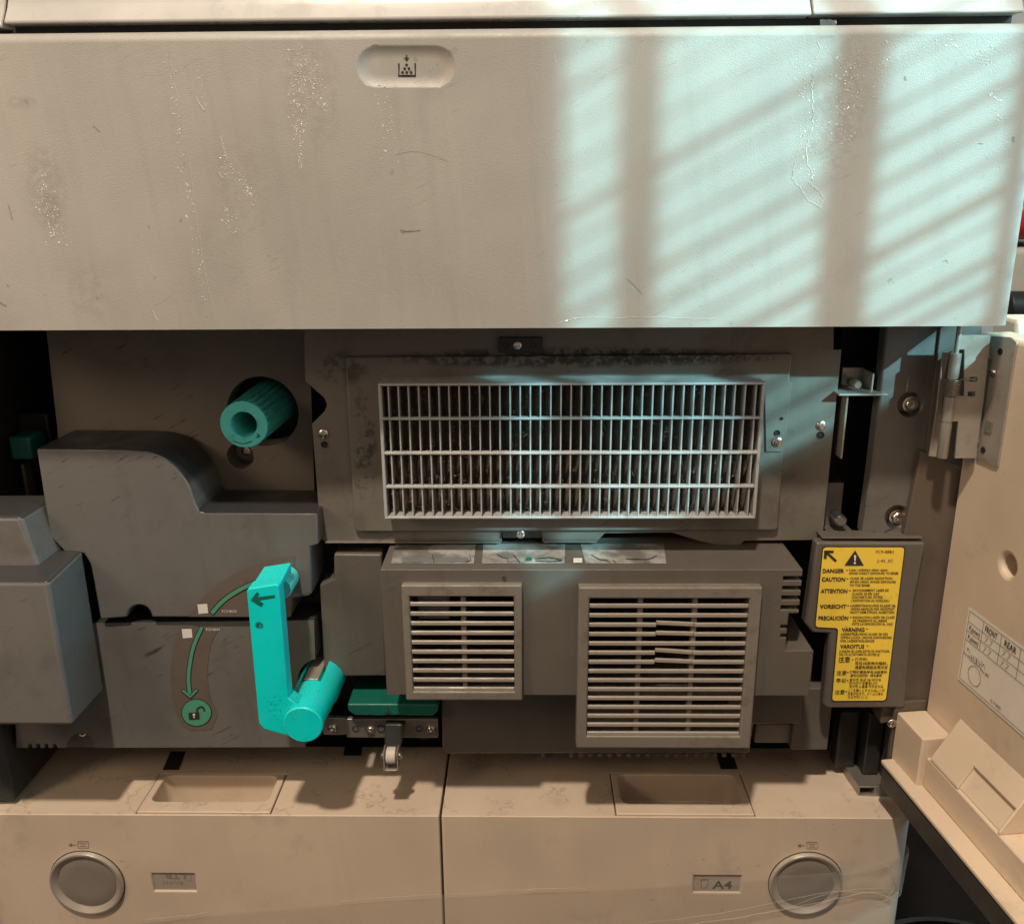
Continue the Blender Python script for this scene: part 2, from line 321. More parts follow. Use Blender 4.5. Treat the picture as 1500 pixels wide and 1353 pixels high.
# screw: domed head with a cross recess, shared mesh
def screw_mesh(name, dome=0.30):
    mb = MB().lathe((0, 0, 0), [(0.55, 0.25), (0.98, 0.22), (1.0, 0.0), (0.97, -0.10), (0.80, -dome * 0.8), (0.45, -dome * 1.05), (0.12, -dome * 1.1)], 28)
    k1 = MB().box(-0.55, 0.55, -1, -0.06, -0.11, 0.11); k2 = MB().box(-0.11, 0.11, -1.01, -0.055, -0.55, 0.55)
    return boolean(mb.mesh(name), [k1, k2])
ME_screw = screw_mesh('screw'); ME_screw.materials.append(M_screw)
for p in ME_screw.polygons: p.use_smooth = True
ME_screw.set_sharp_from_angle(angle=rad(35))
def hexbolt_mesh():
    mb = MB().lathe((0, 0, 0), [(1.0, 0.3), (1.0, 0.0), (0.95, -0.12), (0.72, -0.14), (0.70, -0.5), (0.62, -0.58)], 32)
    return boolean(mb.mesh('bolt'), [MB().lathe((0, 0, 0), [(0.36, -1), (0.36, -0.2)], 6)])
ME_bolt = hexbolt_mesh(); ME_bolt.materials.append(M_screw)
for p in ME_bolt.polygons: p.use_smooth = True
ME_bolt.set_sharp_from_angle(angle=rad(35))
def screw(u, v, Y, rpx, parent, me=None, name='screw', rot=None):
    o = bpy.data.objects.new(name, me or ME_screw); COL.objects.link(o); c = P(u, v, Y); r = pxr(rpx, u, v, Y)
    o.location = c; o.scale = (r, r, r); o.rotation_euler = (0, rot if rot is not None else random.uniform(0, 1.5), 0)
    o.parent = parent
    if parent is root: o.matrix_parent_inverse = Matrix.Translation(-BASE)
    return o
def hole(u, v, Y, rpx, parent, name='screw_hole'):        # a shallow dark eyelet with a rim
    c = P(u, v, Y); r = pxr(rpx, u, v, Y)
    return MB().lathe(c, [(r * 1.18, 0.0006), (r * 1.16, -0.0004), (r * 0.98, -0.0003), (r * 0.92, 0.0002), (r * 0.5, 0.0003)], 20).build(name, M_holes, parent)

# ================================================================== the setting
def sheet(name, m, pts, thick=0.02):
    o = MB().prism(pts, (0, 0, -thick)).build(name, m); o['kind'] = 'structure'; return o
sheet('floor', M_floor, [(-3, -3, -1.0), (3, -3, -1.0), (3, 3, -1.0), (-3, 3, -1.0)])
o = MB().box(-3, 3, 2.2, 2.25, -1.0, 1.6).build('wall', M_wall); o['kind'] = 'structure'

o = MB().box(1.20, 1.24, -0.80, 0.60, -1.0, 0.21).build('added_glow_blocker', M_wall); o['kind'] = 'structure'  # added unseen panel, keeps the cool side light off the drawer corner
# ================================================================== photocopier: big shells
ZD = -0.3687                                             # top of the paper drawers
XL, XR = -0.386, 0.2885
# cabinet carcass: back, sides and floor of the bay
cab = MB()
cab.box(XL, XR, 0.205, 0.60, -0.99, 0.17)
cab.box(XL - 0.034, XL + 0.004, 0.045, 0.2049, ZD + 0.004, 0.0)
cab.box(XR - 0.004, XR + 0.012, 0.062, 0.2049, -0.99, -0.002)
cab.box(XL + 0.03, XR - 0.03, 0.125, 0.2045, ZD - 0.05, ZD - 0.004)
lab(cab.build('cabinet', M_dark, root, 0.002), 'dark inside walls of the machine bay')

lab(MB().box(XL - 0.070, XL - 0.0275, 0.048, 0.12, -0.95, ZD - 0.003).build('side_cover', M_door, root, 0.003), 'sliver of beige side cover past the drawers')
# toner cover: leaning front, rounded top lip
YT = 0.0015; zt = P(750, 57, YT).z; tn = Vector((0, -(zt), YT)).normalized()   # outward normal of the leaning face
prof = [(0.0, 0.0), (YT, zt)]
for i in range(1, 7):
    a = rad(90 * i / 6); prof.append((YT + 0.007 * (1 - math.cos(a)) , zt + 0.006 * math.sin(a) ))
prof += [(0.20, zt + 0.0062), (0.20, 0.0)]
def xsec(x, inset=0.0): return [Vector((x, y + inset * (1 if i < 8 else 0), z)) for i, (y, z) in enumerate(prof)]
mb = MB(); XC = 0.2912; rings = [xsec(XL), xsec(XC - 0.010), xsec(XC - 0.0045, 0.0006), xsec(XC - 0.0012, 0.0025), xsec(XC, 0.006)]
n = len(prof); vs = [p for r in rings for p in r]
fs = [(j * n + i, j * n + (i + 1) % n, (j + 1) * n + (i + 1) % n, (j + 1) * n + i) for j in range(len(rings) - 1) for i in range(n)]
fs += [tuple(range(n)), tuple(reversed(range((len(rings) - 1) * n, len(rings) * n)))]
mb.add(vs, fs)
CO = Vector((0, 0, 0))
def PC(u, v, lift=0.0): return PPL(u, v, CO, tn) + tn * lift
# pill-shaped finger recess
def pill(u0, u1, v0, v1, grow, lift):
    h = (v1 - v0) / 2 + grow; cy = (v0 + v1) / 2; pts = arcpts(u1 - (v1 - v0) / 2, cy, h, -90, 90, 12) + arcpts(u0 + (v1 - v0) / 2, cy, h, 90, 270, 12)
    return [PC(u, v, lift) for u, v in pts]
k = MB(); rgs = [pill(521, 668, 66, 129, g, l) for g, l in ((2.0, 0.004), (1.0, 0.0), (-2, -0.0004), (-5, -0.0010), (-10, -0.0017), (-15, -0.0021), (-20, -0.0022))]; nr = len(rgs[0])
k.add([p for r in rgs for p in r], [(j * nr + i, j * nr + (i + 1) % nr, (j + 1) * nr + (i + 1) % nr, (j + 1) * nr + i) for j in range(len(rgs) - 1) for i in range(nr)] + [tuple(reversed(range(nr))), tuple(range((len(rgs) - 1) * nr, len(rgs) * nr))])
cover = lab(mb.build('toner_cover', M_cover, root, 0.0006, cuts=[k], ang=40), 'beige upper front cover with oval finger recess and glue stains')
class CPrint(PxPrint):
    def __init__(self, lift): self.l = lift; self.mb = MB()
    def pt(self, u, v): return PC(u, v, self.l)
ic = CPrint(-0.0019)
ic.stroke([(583.5, 92), (583.5, 110.5), (607.5, 110.5), (607.5, 92)], 2.2)
ic.poly([(582.4, 109.3), (608.6, 109.3), (608.6, 112), (582.4, 112)])
for q in ((595, 94.5), (592, 100), (598.3, 100), (589, 105.5), (595.2, 105.5), (601.4, 105.5)): ic.disc(q[0], q[1], 2.1, 12)
ic.poly([(594, 80), (596, 80), (596, 84), (599, 84), (595, 89.5), (591, 84), (594, 84)])
lab(ic.build('toner_symbol', M_ink, cover), 'printed toner symbol: arrow over a bin of dots')

# glue residue on the cover: little raised glossy flakes
def flakes(regions, count, smin, smax, name, m, lift=0.00012, stretch=(1, 3), slant=0.0):
    mb = MB()
    for reg, cnt in zip(regions, count):
        (u0, v0, u1, v1, wa, wb) = reg                    # axis of the patch and half widths at its ends (pixels)
        for _ in range(cnt):
            t = random.random(); wd = wa + (wb - wa) * t; g = max(-1.3, min(1.3, random.gauss(0, 0.5)))
            u = u0 + (u1 - u0) * t + g * wd; v = v0 + (v1 - v0) * t + random.uniform(-3, 3)
            s = random.uniform(smin, smax) * (1.6 if random.random() < 0.12 else 1); el = random.uniform(*stretch); a = random.uniform(0, math.pi) if random.random() < 0.6 else rad(60) + random.gauss(0, 0.3)
            nn = random.randint(5, 7); pts = []
            for kk in range(nn):
                b = 2 * math.pi * kk / nn; rr = s * random.uniform(0.55, 1.1); x, y = rr * math.cos(b) * el, rr * math.sin(b)
                pts.append((u + x * math.cos(a) - y * math.sin(a), v + x * math.sin(a) + y * math.cos(a)))
            top = [PC(x, y, lift * random.uniform(1, 3)) for x, y in pts]; cx = sum((PC(x, y, 0) for x, y in pts), Vector()) / nn
            bot = [PC(x, y, -0.0002) for x, y in pts]; c = cx + tn * lift * random.uniform(2, 6)
            i0 = nn; mb.add(bot + top + [c], [(i, (i + 1) % nn, nn + (i + 1) % nn, nn + i) for i in range(nn)] + [(nn + i, nn + (i + 1) % nn, 2 * nn) for i in range(nn)])
    o = mb.build(name, m, cover, smooth=False); o['kind'] = 'stuff'; return o
flakes([(436, 70, 440, 245, 26, 4), (455, 95, 475, 165, 16, 10), (58, 250, 90, 360, 12, 22), (70, 300, 78, 350, 8, 8), (285, 85, 302, 160, 4, 3), (325, 200, 330, 260, 4, 6), (335, 240, 380, 300, 14, 16),
        (330, 300, 345, 345, 8, 16), (245, 80, 300, 440, 7, 8), (560, 120, 575, 240, 14, 20), (1180, 90, 1190, 300, 14, 20), (1250, 70, 1230, 210, 24, 30), (1280, 150, 1300, 60, 10, 12), (1440, 60, 1470, 200, 14, 8), (1350, 60, 1400, 70, 40, 40)],
       [230, 60, 80, 30, 22, 26, 50, 40, 90, 50, 120, 150, 40, 50, 30], 0.35, 0.95, 'glue_flakes', M_glue, lift=0.00005)
# torn strip of old glue with a raised rim
tear = MB()
for pts, wd in (([(1190, 108), (1188, 130), (1191, 160), (1190, 185), (1181, 215), (1183, 243)], 2.0), ([(1176, 200), (1166, 232), (1160, 262), (1172, 275), (1186, 294), (1204, 307)], 1.6),
                ([(1183, 243), (1190, 252), (1188, 270), (1200, 282), (1206, 290), (1203, 305)], 1.8), ([(1196, 60), (1202, 72), (1195, 86)], 1.8), ([(818, 474), (840, 466), (950, 464), (1050, 468)], 1.2),
                ([(812, 80), (815, 92)], 1.2), ([(247, 75), (262, 150), (276, 220), (285, 300), (297, 380), (312, 445)], 0.8), ([(286, 142), (300, 163)], 1.8), ([(323, 200), (333, 240)], 1.4), ([(320, 252), (326, 262)], 1.8), ([(223, 455), (232, 470)], 1.4)):
    for seg in range(len(pts) - 1):
        q = smooth_path(pts[seg:seg + 2], 5); q = [(x + random.gauss(0, 0.7), y + random.gauss(0, 0.7)) for x, y in q]
        if random.random() < 0.93: tear.tube([PC(x, y, 0.0001) for x, y in q], pxr(wd * 0.24, 1190, 200, 0.02), 5)
o = tear.build('glue_ridge', M_glue, cover); o['kind'] = 'stuff'
# dark smudges and hairline scratches on the cover (thin toner stains)
sm = CPrint(0.00022)
for pts, wd in (([(0, 443), (9, 448)], 1.6), ([(586, 337), (600, 339), (616, 337)], 0.8), ([(588, 341), (604, 337)], 0.6), ([(580, 226), (612, 222), (655, 236)], 0.3), ([(136, 184), (146, 193)], 0.9), ([(940, 430), (928, 417), (918, 408)], 0.5),
                ([(36, 145), (41, 152)], 1.0), ([(12, 300), (18, 322)], 0.7), ([(1381, 383), (1386, 381), (1388, 385)], 0.8), ([(1433, 210), (1440, 211)], 0.8), ([(1325, 112), (1327, 118)], 1.6), ([(1484, 200), (1485, 208)], 2.4), ([(142, 435), (143, 437)], 1.6), ([(11, 417), (12, 419)], 1.6)):
    sm.stroke(smooth_path(pts, 4), wd * 1.3)
lab(sm.build('dark_scuff', M_smut, cover), 'fine dark scuffs scattered on the cover')['kind'] = 'stuff'

# strips above the cover (scanner front): three pieces with fine gaps
def trim(x0, x1, mname, zlow, label):
    pr = [(y - 0.032, z + zlow) for y, z in ((0.042, 0.0006), (0.0395, 0), (0.0385, 0.0012), (0.0405, 0.004), (0.0440, 0.009), (0.0470, 0.015), (0.0485, 0.030), (0.0485, 0.09))] + [ (0.20, zlow + 0.09), (0.20, zlow + 0.0006)]
    return lab(MB().prism([(x0, y, z) for y, z in pr], (x1 - x0, 0, 0)).build('scanner_trim', mname, root, 0.0010, ang=60), label)
zl = P(300, 33, 0.0075).z
xs0, xs1 = P(5, 20, 0.0085).x, P(1190, 10, 0.0085).x
trim(XL - 0.03, xs0 - 0.0012, M_trim, zl - 0.0018, 'white end piece of the scanner front strip')
trim(xs0 + 0.0004, xs1 - 0.0005, M_trim, zl, 'long pale strip above the upper cover')
trim(xs1 + 0.0006, P(1496, 20, 0.01).x, M_trim, zl + 0.0003, 'pale sunlit strip past the seam above the cover')
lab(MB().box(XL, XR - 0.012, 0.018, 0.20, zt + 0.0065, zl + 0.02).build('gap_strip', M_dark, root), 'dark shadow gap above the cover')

# ------------------------------------------------------------------ left side: inner panel, knob
YP = 0.105
hc = P(385, 603, YP); hr = pxr(52, 385, 603, YP); h2 = P(352, 668, YP); h2r = pxr(19.5, 352, 668, YP)
plate('inner_panel', [(66, 470), (452, 470), (462, 745), (470, 800), (90, 800), (84, 630)], YP, 0.02, M_panel, root, 0.0012,
      cuts=[cylcut(hc, hr, 0.08, 0.14, 56), cylcut(h2, h2r, 0.08, 0.14, 40)])
MB().box(hc.x - 0.05, hc.x + 0.05, 0.150, 0.155, hc.z - 0.06, hc.z + 0.05).build('knob_well', M_dark, root, 0.001)
s = MB().lathe((h2.x + 0.002, 0, h2.z - 0.002), [(h2r * 1.2, 0.126), (h2r * 1.2, 0.1255)], 24).build('panel_backing', M_dsteel, root)
screw(361, 660, 0.119, 7.5, root)
# knob: ribbed hollow cylinder
kc = P(357, 622, 0.058); kr = pxr(35.5, 357, 622, 0.058); T = 24; vs = []; ring = []
def kring(y, r, tooth):
    return [Vector((kc.x + (r - (tooth if k % 2 else 0)) * math.cos(math.pi * k / T), y, kc.z + (r - (tooth if k % 2 else 0)) * math.sin(math.pi * k / T))) for k in range(2 * T)]
prof = [(0.150, kr * 1.10, 0.0030), (0.064, kr * 1.0, 0.0030), (0.0625, kr * 0.985, 0.0010), (0.0585, kr * 0.985, 0.0002), (0.058, kr * 0.96, 0), (0.058, kr * 0.56, 0), (0.059, kr * 0.53, 0), (0.140, kr * 0.48, 0)]
rings = [kring(*q) for q in prof]; nn = 2 * T
kb = MB().add([p for r in rings for p in r], [(j * nn + i, j * nn + (i + 1) % nn, (j + 1) * nn + (i + 1) % nn, (j + 1) * nn + i) for j in range(len(rings) - 1) for i in range(nn)] + [tuple(range((len(rings) - 1) * nn, len(rings) * nn))])
knob = lab(kb.build('ribbed_knob', M_knob, root, smooth=False), 'turquoise ribbed knob with hollow end')
pk = PxPrint(0.058, 0.0003); pk.stroke(smooth_path([(343, 646), (356, 650), (369, 646)], 5), 1.3); pk.stroke([(377, 635), (379.5, 641)], 1.4); pk.stroke([(375, 641), (381, 637)], 1.4)
pk.build('turn_mark', M_green, knob)

# teal latch in the dark gap, far left
lt = MB().box(*[P(14, 660, 0.098).x, P(46, 660, 0.098).x], 0.098, 0.12, P(30, 674, 0.098).z, P(30, 640, 0.098).z).build('latch_tab', M_green, root, 0.002)
lab(lt, 'small dark green latch in the black gap')
MB().box(XL + 0.005, P(78, 660, 0.13).x, 0.13, 0.15, P(30, 760, 0.13).z, P(30, 605, 0.13).z).build('latch_bracket', M_black, root, 0.002)
MB().box(P(26, 660, 0.11).x, P(31, 660, 0.11).x, 0.11, 0.12, P(30, 740, 0.11).z, P(30, 680, 0.11).z).build('latch_rod', M_dsteel, root, 0.0006)

# ------------------------------------------------------------------ left moulded cover with the big shoulder curve
YC = 0.050
shoulder = smooth_path([(183, 658), (215, 661), (243, 672), (263, 690), (277, 712), (285, 735), (292, 749)], 4)
front = [(53, 657)] + shoulder + [(300, 751.5), (465, 752), (467, 797), (455, 801), (457, 868), (452, 873), (428, 876), (426, 904)] + arcpts(204, 904, 18, 0, 180, 10) + [(147, 907), (137, 850), (132, 826), (123, 811), (94, 808), (73, 785)]
lc = plate('moulded_cover', front, YC, 0.052, M_grey, root, 0.0016, ang=45)
lab(lc, 'grey moulded inner cover with a curved shoulder')

# big grey box at the far left edge and smaller box on top
def hexa(name, f, Yf, b, Yb, m, parent, bevel=0.002):
    return MB().loft([P(u, v, Yf) for u, v in f], [P(u, v, Yb) for u, v in b]).build(name, m, parent, bevel, seg=3)
bx = P(70, 852, 0.005).x; bz1 = P(70, 852, 0.005).z; bz0 = P(110, 1063, 0.005).z
mb = MB().loft([(XL, 0.005, bz0), (bx, 0.005, bz0), (bx, 0.005, bz1), (XL, 0.005, bz1)], [(XL, 0.052, bz0), (bx + 0.001, 0.052, bz0), (bx + 0.001, 0.052, bz1 + 0.004), (XL, 0.052, bz1 + 0.004)])
lab(mb.build('waste_box', M_box, root, 0.003, seg=3), 'large grey box jutting out at the edge, lower one')
bx2 = P(30, 760, 0.028).x; z1, z0 = P(30, 757, 0.028).z, P(30, 840, 0.028).z
mb = MB().loft([(XL, 0.028, z0), (bx2 + 0.008, 0.028, z0), (bx2, 0.028, z1), (XL, 0.028, z1)], [(XL, 0.070, z0), (bx2 + 0.012, 0.070, z0), (bx2 + 0.004, 0.070, z1 + 0.002), (XL, 0.070, z1 + 0.002)])
lab(mb.build('waste_box', M_box, root, 0.003, seg=3), 'smaller grey box jutting out above the large one')

# ------------------------------------------------------------------ lower left cover (behind the lever) with its decals
YL = 0.055
bc = Vector((-0.1435, 0, -0.2685))                        # axis of the lever boss
low = [(133, 912), (460, 908), (463, 1010), (470, 1060), (448, 1062), (447, 1094), (138, 1095)] + arcpts(118, 1094, 21, 0, 180, 10) + \
      [(97, 1095), (84, 1095), (82, 1089), (77, 1089), (77, 1095), (71, 1095), (70, 1089), (65, 1089), (65, 1095), (59, 1095), (58, 1089), (53, 1089), (53, 1095), (47, 1095), (46, 1089), (41, 1089), (41, 1095), (24, 1095), (20, 1000), (133, 1000)]
lp = plate('lever_cover', low, YL, 0.03, M_grey, root, 0.0012, cuts=[cylcut((bc.x + 0.002, 0, bc.z + 0.002), 0.0185, 0.03, 0.12, 48)], ang=45)
lab(lp, 'lower grey inner cover behind the turquoise lever')
plate('arch_backing', [(90, 1062), (146, 1062), (146, 1094), (90, 1094)], YL + 0.012, 0.004, M_mid, root, 0.0005)
screw(120, 1073, YL + 0.012, 6, root)
d1 = PxPrint(YC, 0.0003); d1.poly([(277, 903)] + smooth_path([(277, 901), (296, 876), (330, 848), (370, 828), (410, 817), (432, 815)], 4) + [(428, 860), (426, 903)]); d1.build('decal_film', M_decal, lc)
d1 = PxPrint(YC, 0.0006); d1.poly(ribbon2d(smooth_path([(309, 899), (325, 881), (345, 867), (372, 854), (410, 842)], 5), 8.2)); d1.build('arrow_outline', M_ink, lc)
d1 = PxPrint(YC, 0.0009); d1.poly(ribbon2d(smooth_path([(310, 898), (325.5, 881), (345, 867), (372, 854), (410, 842)], 5), 5.6)); d1.build('arrow_band', M_arrow, lc)
d1 = PxPrint(YC, 0.0006); d1.poly([(289, 885), (303.5, 884), (305, 897.5), (291, 899)]); d1.build('code_sticker', M_white, lc)
d1 = PxPrint(YC, 0.0006); d1.text('FC9-8033', 325.5, 897, 4, 21); d1.build('part_number', M_white, lc)
d2 = PxPrint(YL, 0.0003); left_e = smooth_path([(262, 918), (254, 950), (250, 985), (254, 1030), (266, 1062)], 5); right_e = smooth_path([(310, 1068), (318, 1045), (308, 1020), (304, 985), (309, 945), (322, 918)], 5); d2.poly(left_e + [(280, 1070)] + right_e); d2.build('decal_film', M_decal, lp)
band = smooth_path([(295.5, 918.5), (284, 945), (278, 972), (276, 995), (278, 1016)], 5)
d2 = PxPrint(YL, 0.0006); d2.poly(ribbon2d(band, 7.4)); d2.stroke([(266.5, 1010), (279, 1021), (289, 1009)], 6.2); d2.disc(287.8, 1043.5, 22.5, 40, 20.3); d2.build('arrow_outline', M_ink, lp)
d2 = PxPrint(YL, 0.0009); d2.poly(ribbon2d(band, 5)); d2.stroke([(267.2, 1010.6), (279, 1020), (288.4, 1009.8)], 3.8); d2.disc(287.8, 1043.5, 21.2, 40, 19.1); d2.build('arrow_band', M_arrow, lp)
d2 = PxPrint(YL, 0.0012); d2.poly([(276, 1043.5), (291.5, 1042.5), (292.5, 1053), (277, 1053.8)]); d2.stroke(smooth_path([(289, 1043), (289, 1038), (294, 1035), (298, 1037), (299.3, 1041.5)], 5), 2.6)
lab(d2.build('unlock_symbol', M_ink, lp), 'black open padlock on a green disc')
d2 = PxPrint(YL, 0.0015); d2.disc(284, 1046.5, 2.0, 12); d2.poly([(283.2, 1047), (284.8, 1047), (285.2, 1051), (283, 1051)]); d2.build('keyhole', M_white, lp)
d2 = PxPrint(YL, 0.0006); d2.poly([(266, 921), (280.5, 920.5), (282, 933.5), (268, 934.5)]); d2.build('code_sticker', M_white, lp)
d2 = PxPrint(YL, 0.0006); d2.text('FC9-8034', 302, 923.5, 4, 20.5); d2.build('part_number', M_white, lp)
# ------------------------------------------------------------------ turquoise lever
YA = 0.005
arm = [(361, 866), (364, 861.5), (404, 855), (408, 858), (413, 915), (422, 1022), (438, 1034), (448, 1060), (430, 1079), (421, 1078), (386, 1068), (379, 1059), (372, 985)]
fr_ = poly(arm, YA); lev = MB().prism(fr_, (0, 0.0125, 0)).build('release_lever', M_teal, root, 0.0012, seg=3, ang=45)
lab(lev, 'bright turquoise release lever with dusty top and round end')
a0, a1 = P(361, 866, YA), P(408, 857, YA); yb = 0.036
zt0, zt1 = P(390, 829, yb), P(429, 823, yb)
grip = MB().loft([a0 + Vector((0.0002, 0.0006, -0.003)), a1 + Vector((-0.0002, 0.0006, -0.004)), a1 + Vector((0, 0.0006, -0.0004)), a0 + Vector((0.0006, 0.0006, -0.0004))],
                 [Vector((a0.x + 0.003, yb, zt0.z - 0.006)), Vector((a1.x + 0.0005, yb, zt1.z - 0.008)), Vector((a1.x + 0.0005, yb, zt1.z)), Vector((a0.x + 0.003, yb, zt0.z))])
grip.build('grip', M_teal, lev, 0.0012, seg=3)
gp = P(423, 853, 0.036); MB().lathe((gp.x - 0.004, 0, gp.z - 0.001), [(0.0075, 0.028), (0.008, 0.029), (0.008, 0.049)], 28).build('lock_pin', M_knob, lev, 0.0005)
boss = MB().lathe((bc.x, 0, bc.z), [(0.0128, 0.001), (0.0136, 0.0018), (0.0136, 0.0045), (0.0130, 0.0052), (0.0132, 0.020), (0.0155, 0.036), (0.0160, 0.075)], 48)
k1 = MB().box(bc.x - 0.0095, bc.x + 0.006, 0.034, 0.09, bc.z + 0.004, bc.z + 0.03)
k2 = MB().box(bc.x + 0.011, bc.x + 0.03, 0.020, 0.045, bc.z - 0.02, bc.z - 0.001)
boss.build('boss', M_teal, lev, 0.0004, cuts=[k1, k2])
MB().box(bc.x - 0.0085, bc.x + 0.002, 0.042, 0.075, bc.z, bc.z + 0.0115).build('shaft', M_steel, lev, 0.0008)
ar = PxPrint(YA, 0.00025); A = lambda x, y: (350 + x / 4.66, 810 + y / 4.66)
ar.poly([A(80, 322), A(122, 264), A(140, 278), A(126, 300), A(243, 285), A(246, 303), A(138, 322), A(168, 345), A(152, 367)]); ar.build('arrow_mark', M_green, lev)
# ------------------------------------------------------------------ grille plate, filter and grille
YG = 0.066
gp_ = [(446, 478), (1222, 470), (1221, 512), (1233, 512), (1205, 788), (1202, 791), (1090, 792), (1081, 802), (1065, 801), (1026, 793), (984, 780), (886, 781), (876, 792), (794, 793), (793, 780), (735, 780), (735, 793), (476, 794), (470, 788), (461, 672), (457, 621), (476, 602), (479, 593), (475, 583), (447, 558), (445, 500)]
gx0, gx1 = P(556, 662, 0.04).x, P(1114, 662, 0.04).x
gx0 = -0.0875; gx1 = 0.1627; gz1, gz0 = -0.0411, -0.1342
win = MB().box(gx0 + 0.002, gx1 - 0.002, 0.05, 0.09, gz0 + 0.002, gz1 - 0.002)
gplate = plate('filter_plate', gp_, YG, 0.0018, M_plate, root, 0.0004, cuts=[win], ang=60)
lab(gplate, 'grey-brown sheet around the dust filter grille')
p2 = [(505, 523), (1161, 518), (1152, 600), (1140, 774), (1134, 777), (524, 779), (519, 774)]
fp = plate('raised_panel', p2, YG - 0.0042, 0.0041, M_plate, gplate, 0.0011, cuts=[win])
# folded lips along the bottom
for u0, u1, v in ((478, 734, 791), (796, 874, 790)):
    q0, q1 = P(u0, v, YG), P(u1, v, YG); MB().box(q0.x, q1.x, YG - 0.004, YG - 0.0001, q0.z - 0.0010, q0.z + 0.0002).build('bottom_lip', M_plate, gplate, 0.0003)
lip = P(1140, 640, YG - 0.003)
lb = plate('side_tab', [(1120, 558), (1160, 560), (1150, 650), (1146, 662), (1122, 662)], YG - 0.0056, 0.0013, M_plate, gplate, 0.0004)
# top and bottom screw brackets
for c, (u0, v0, u1, v1) in enumerate(((731, 494, 795, 517), (736, 777, 793, 788))):
    q0, q1 = P(u0, v1, YG - 0.003), P(u1, v0, YG - 0.003)
    b = MB().box(q0.x, q1.x, YG - 0.003, YG - 0.0001, q0.z, q1.z).build('screw_bracket', M_black, gplate, 0.0005)
    vm = (v0 + v1) / 2 + 0.5; hole(u0 + 10, vm, YG - 0.003, 3.6, gplate); hole(u1 - 14, vm, YG - 0.003, 3.4, gplate)
    screw(u0 + 27, vm - 0.5, YG - 0.003, 6.6, gplate)
for u, v, Y in ((474, 635, YG), (1203, 623, YG), (1139, 647, YG - 0.0060)): screw(u, v, Y - 0.0003, 7.6, gplate)
for u, v, r in ((475, 651, 4.2), (1202, 637, 4.6)): hole(u, v, YG - 0.0003, r, gplate)
hole(1138.5, 634, YG - 0.0060, 3.6, gplate); hole(1145, 613, YG - 0.0060, 1.8, gplate)
# pleated filter
nP = 74; fl = MB(); x0, x1 = gx0 + 0.0005, gx1 - 0.0005; prev = None
for i in range(nP + 1):
    x = x0 + (x1 - x0) * i / nP; y = 0.0502 if i % 2 else 0.0575
    row = [Vector((x, y + random.gauss(0, 0.0003), gz0 + (gz1 - gz0) * j / 14)) for j in range(15)]
    if prev: fl.add(prev + row, [(j, j + 1, 16 + j, 15 + j) for j in range(14)])
    prev = row
flt = lab(fl.build('dust_filter', M_filter, root, smooth=False), 'dark clogged pleated filter behind the grille')
MB().box(gx0, gx1, 0.0675, 0.070, gz0, gz1).build('filter_back', M_holes, flt)
# filter stitches: rows of tiny bright dots, and lint
st = MB()
for i in range(1, nP, 2):
    x = x0 + (x1 - x0) * i / nP
    for j in range(16):
        if random.random() < 0.55:
            z = gz0 + (gz1 - gz0) * (j + 0.5) / 16 + random.gauss(0, 0.0002); st.tube([(x - 0.0006, 0.0498, z - 0.0003), (x + 0.0005, 0.0494, z), (x + 0.0009, 0.0504, z + 0.0005)], 0.00013, 4)
for _ in range(800):
    x = random.uniform(gx0 + 0.004, gx1 - 0.004); z = random.uniform(gz0 + 0.004, gz1 - 0.004); y = random.uniform(0.043, 0.0500); a = random.uniform(0, 6.28); l = random.uniform(0.001, 0.0045)
    pts = []
    for q in range(5):
        pts.append((x, y, z)); x += math.cos(a) * l / 4; z += math.sin(a) * l / 4; y += random.gauss(0, 0.0004); a += random.gauss(0, 0.7)
    st.tube(pts, random.uniform(0.00004, 0.00009), 3)
o = st.build('lint', M_lint, flt); o['kind'] = 'stuff'
gr = MB()
for (a, b, c, d) in ((gx0, gx1, gz1 - 0.0016, gz1), (gx0, gx1, gz0, gz0 + 0.0014), (gx0, gx0 + 0.0020, gz0 + 0.0014, gz1 - 0.0016), (gx1 - 0.0020, gx1, gz0 + 0.0014, gz1 - 0.0016)): gr.box(a, b, 0.040, 0.0645, c, d)
grille = lab(gr.build('filter_grille', M_grille, root, 0.0004), 'pale grey rectangular grille of thin upright bars')
NB = 37; pit = (gx1 - gx0 - 0.002) / (NB + 0.5); me = None
bar0 = MB().loft([(-0.00042, 0, gz0 + 0.0014), (0.00042, 0, gz0 + 0.0014), (0.00042, 0, gz1 - 0.0016), (-0.00042, 0, gz1 - 0.0016)], [(-0.00028, 0.0090, gz0 + 0.0014), (0.00028, 0.0090, gz0 + 0.0014), (0.00028, 0.0090, gz1 - 0.0016), (-0.00028, 0.0090, gz1 - 0.0016)]).mesh('upright_bar')
for i in range(NB):
    o = link('upright_bar', bar0, M_grille, grille, loc=(gx0 + 0.0015 + pit * (i + 0.72), 0.0408 + random.uniform(0, 0.0003), 0), smooth=False)
    o.rotation_euler = (0, random.gauss(0, 0.0012), random.gauss(0, 0.02))
zc = [gz1 + (gz0 - gz1) * f for f in (0.253, 0.506, 0.757)]
for z in zc: MB().box(gx0 + 0.002, gx1 - 0.002, 0.0400, 0.0445, z - 0.0008, z + 0.0008).build('cross_bar', M_grille, grille, 0.0003)

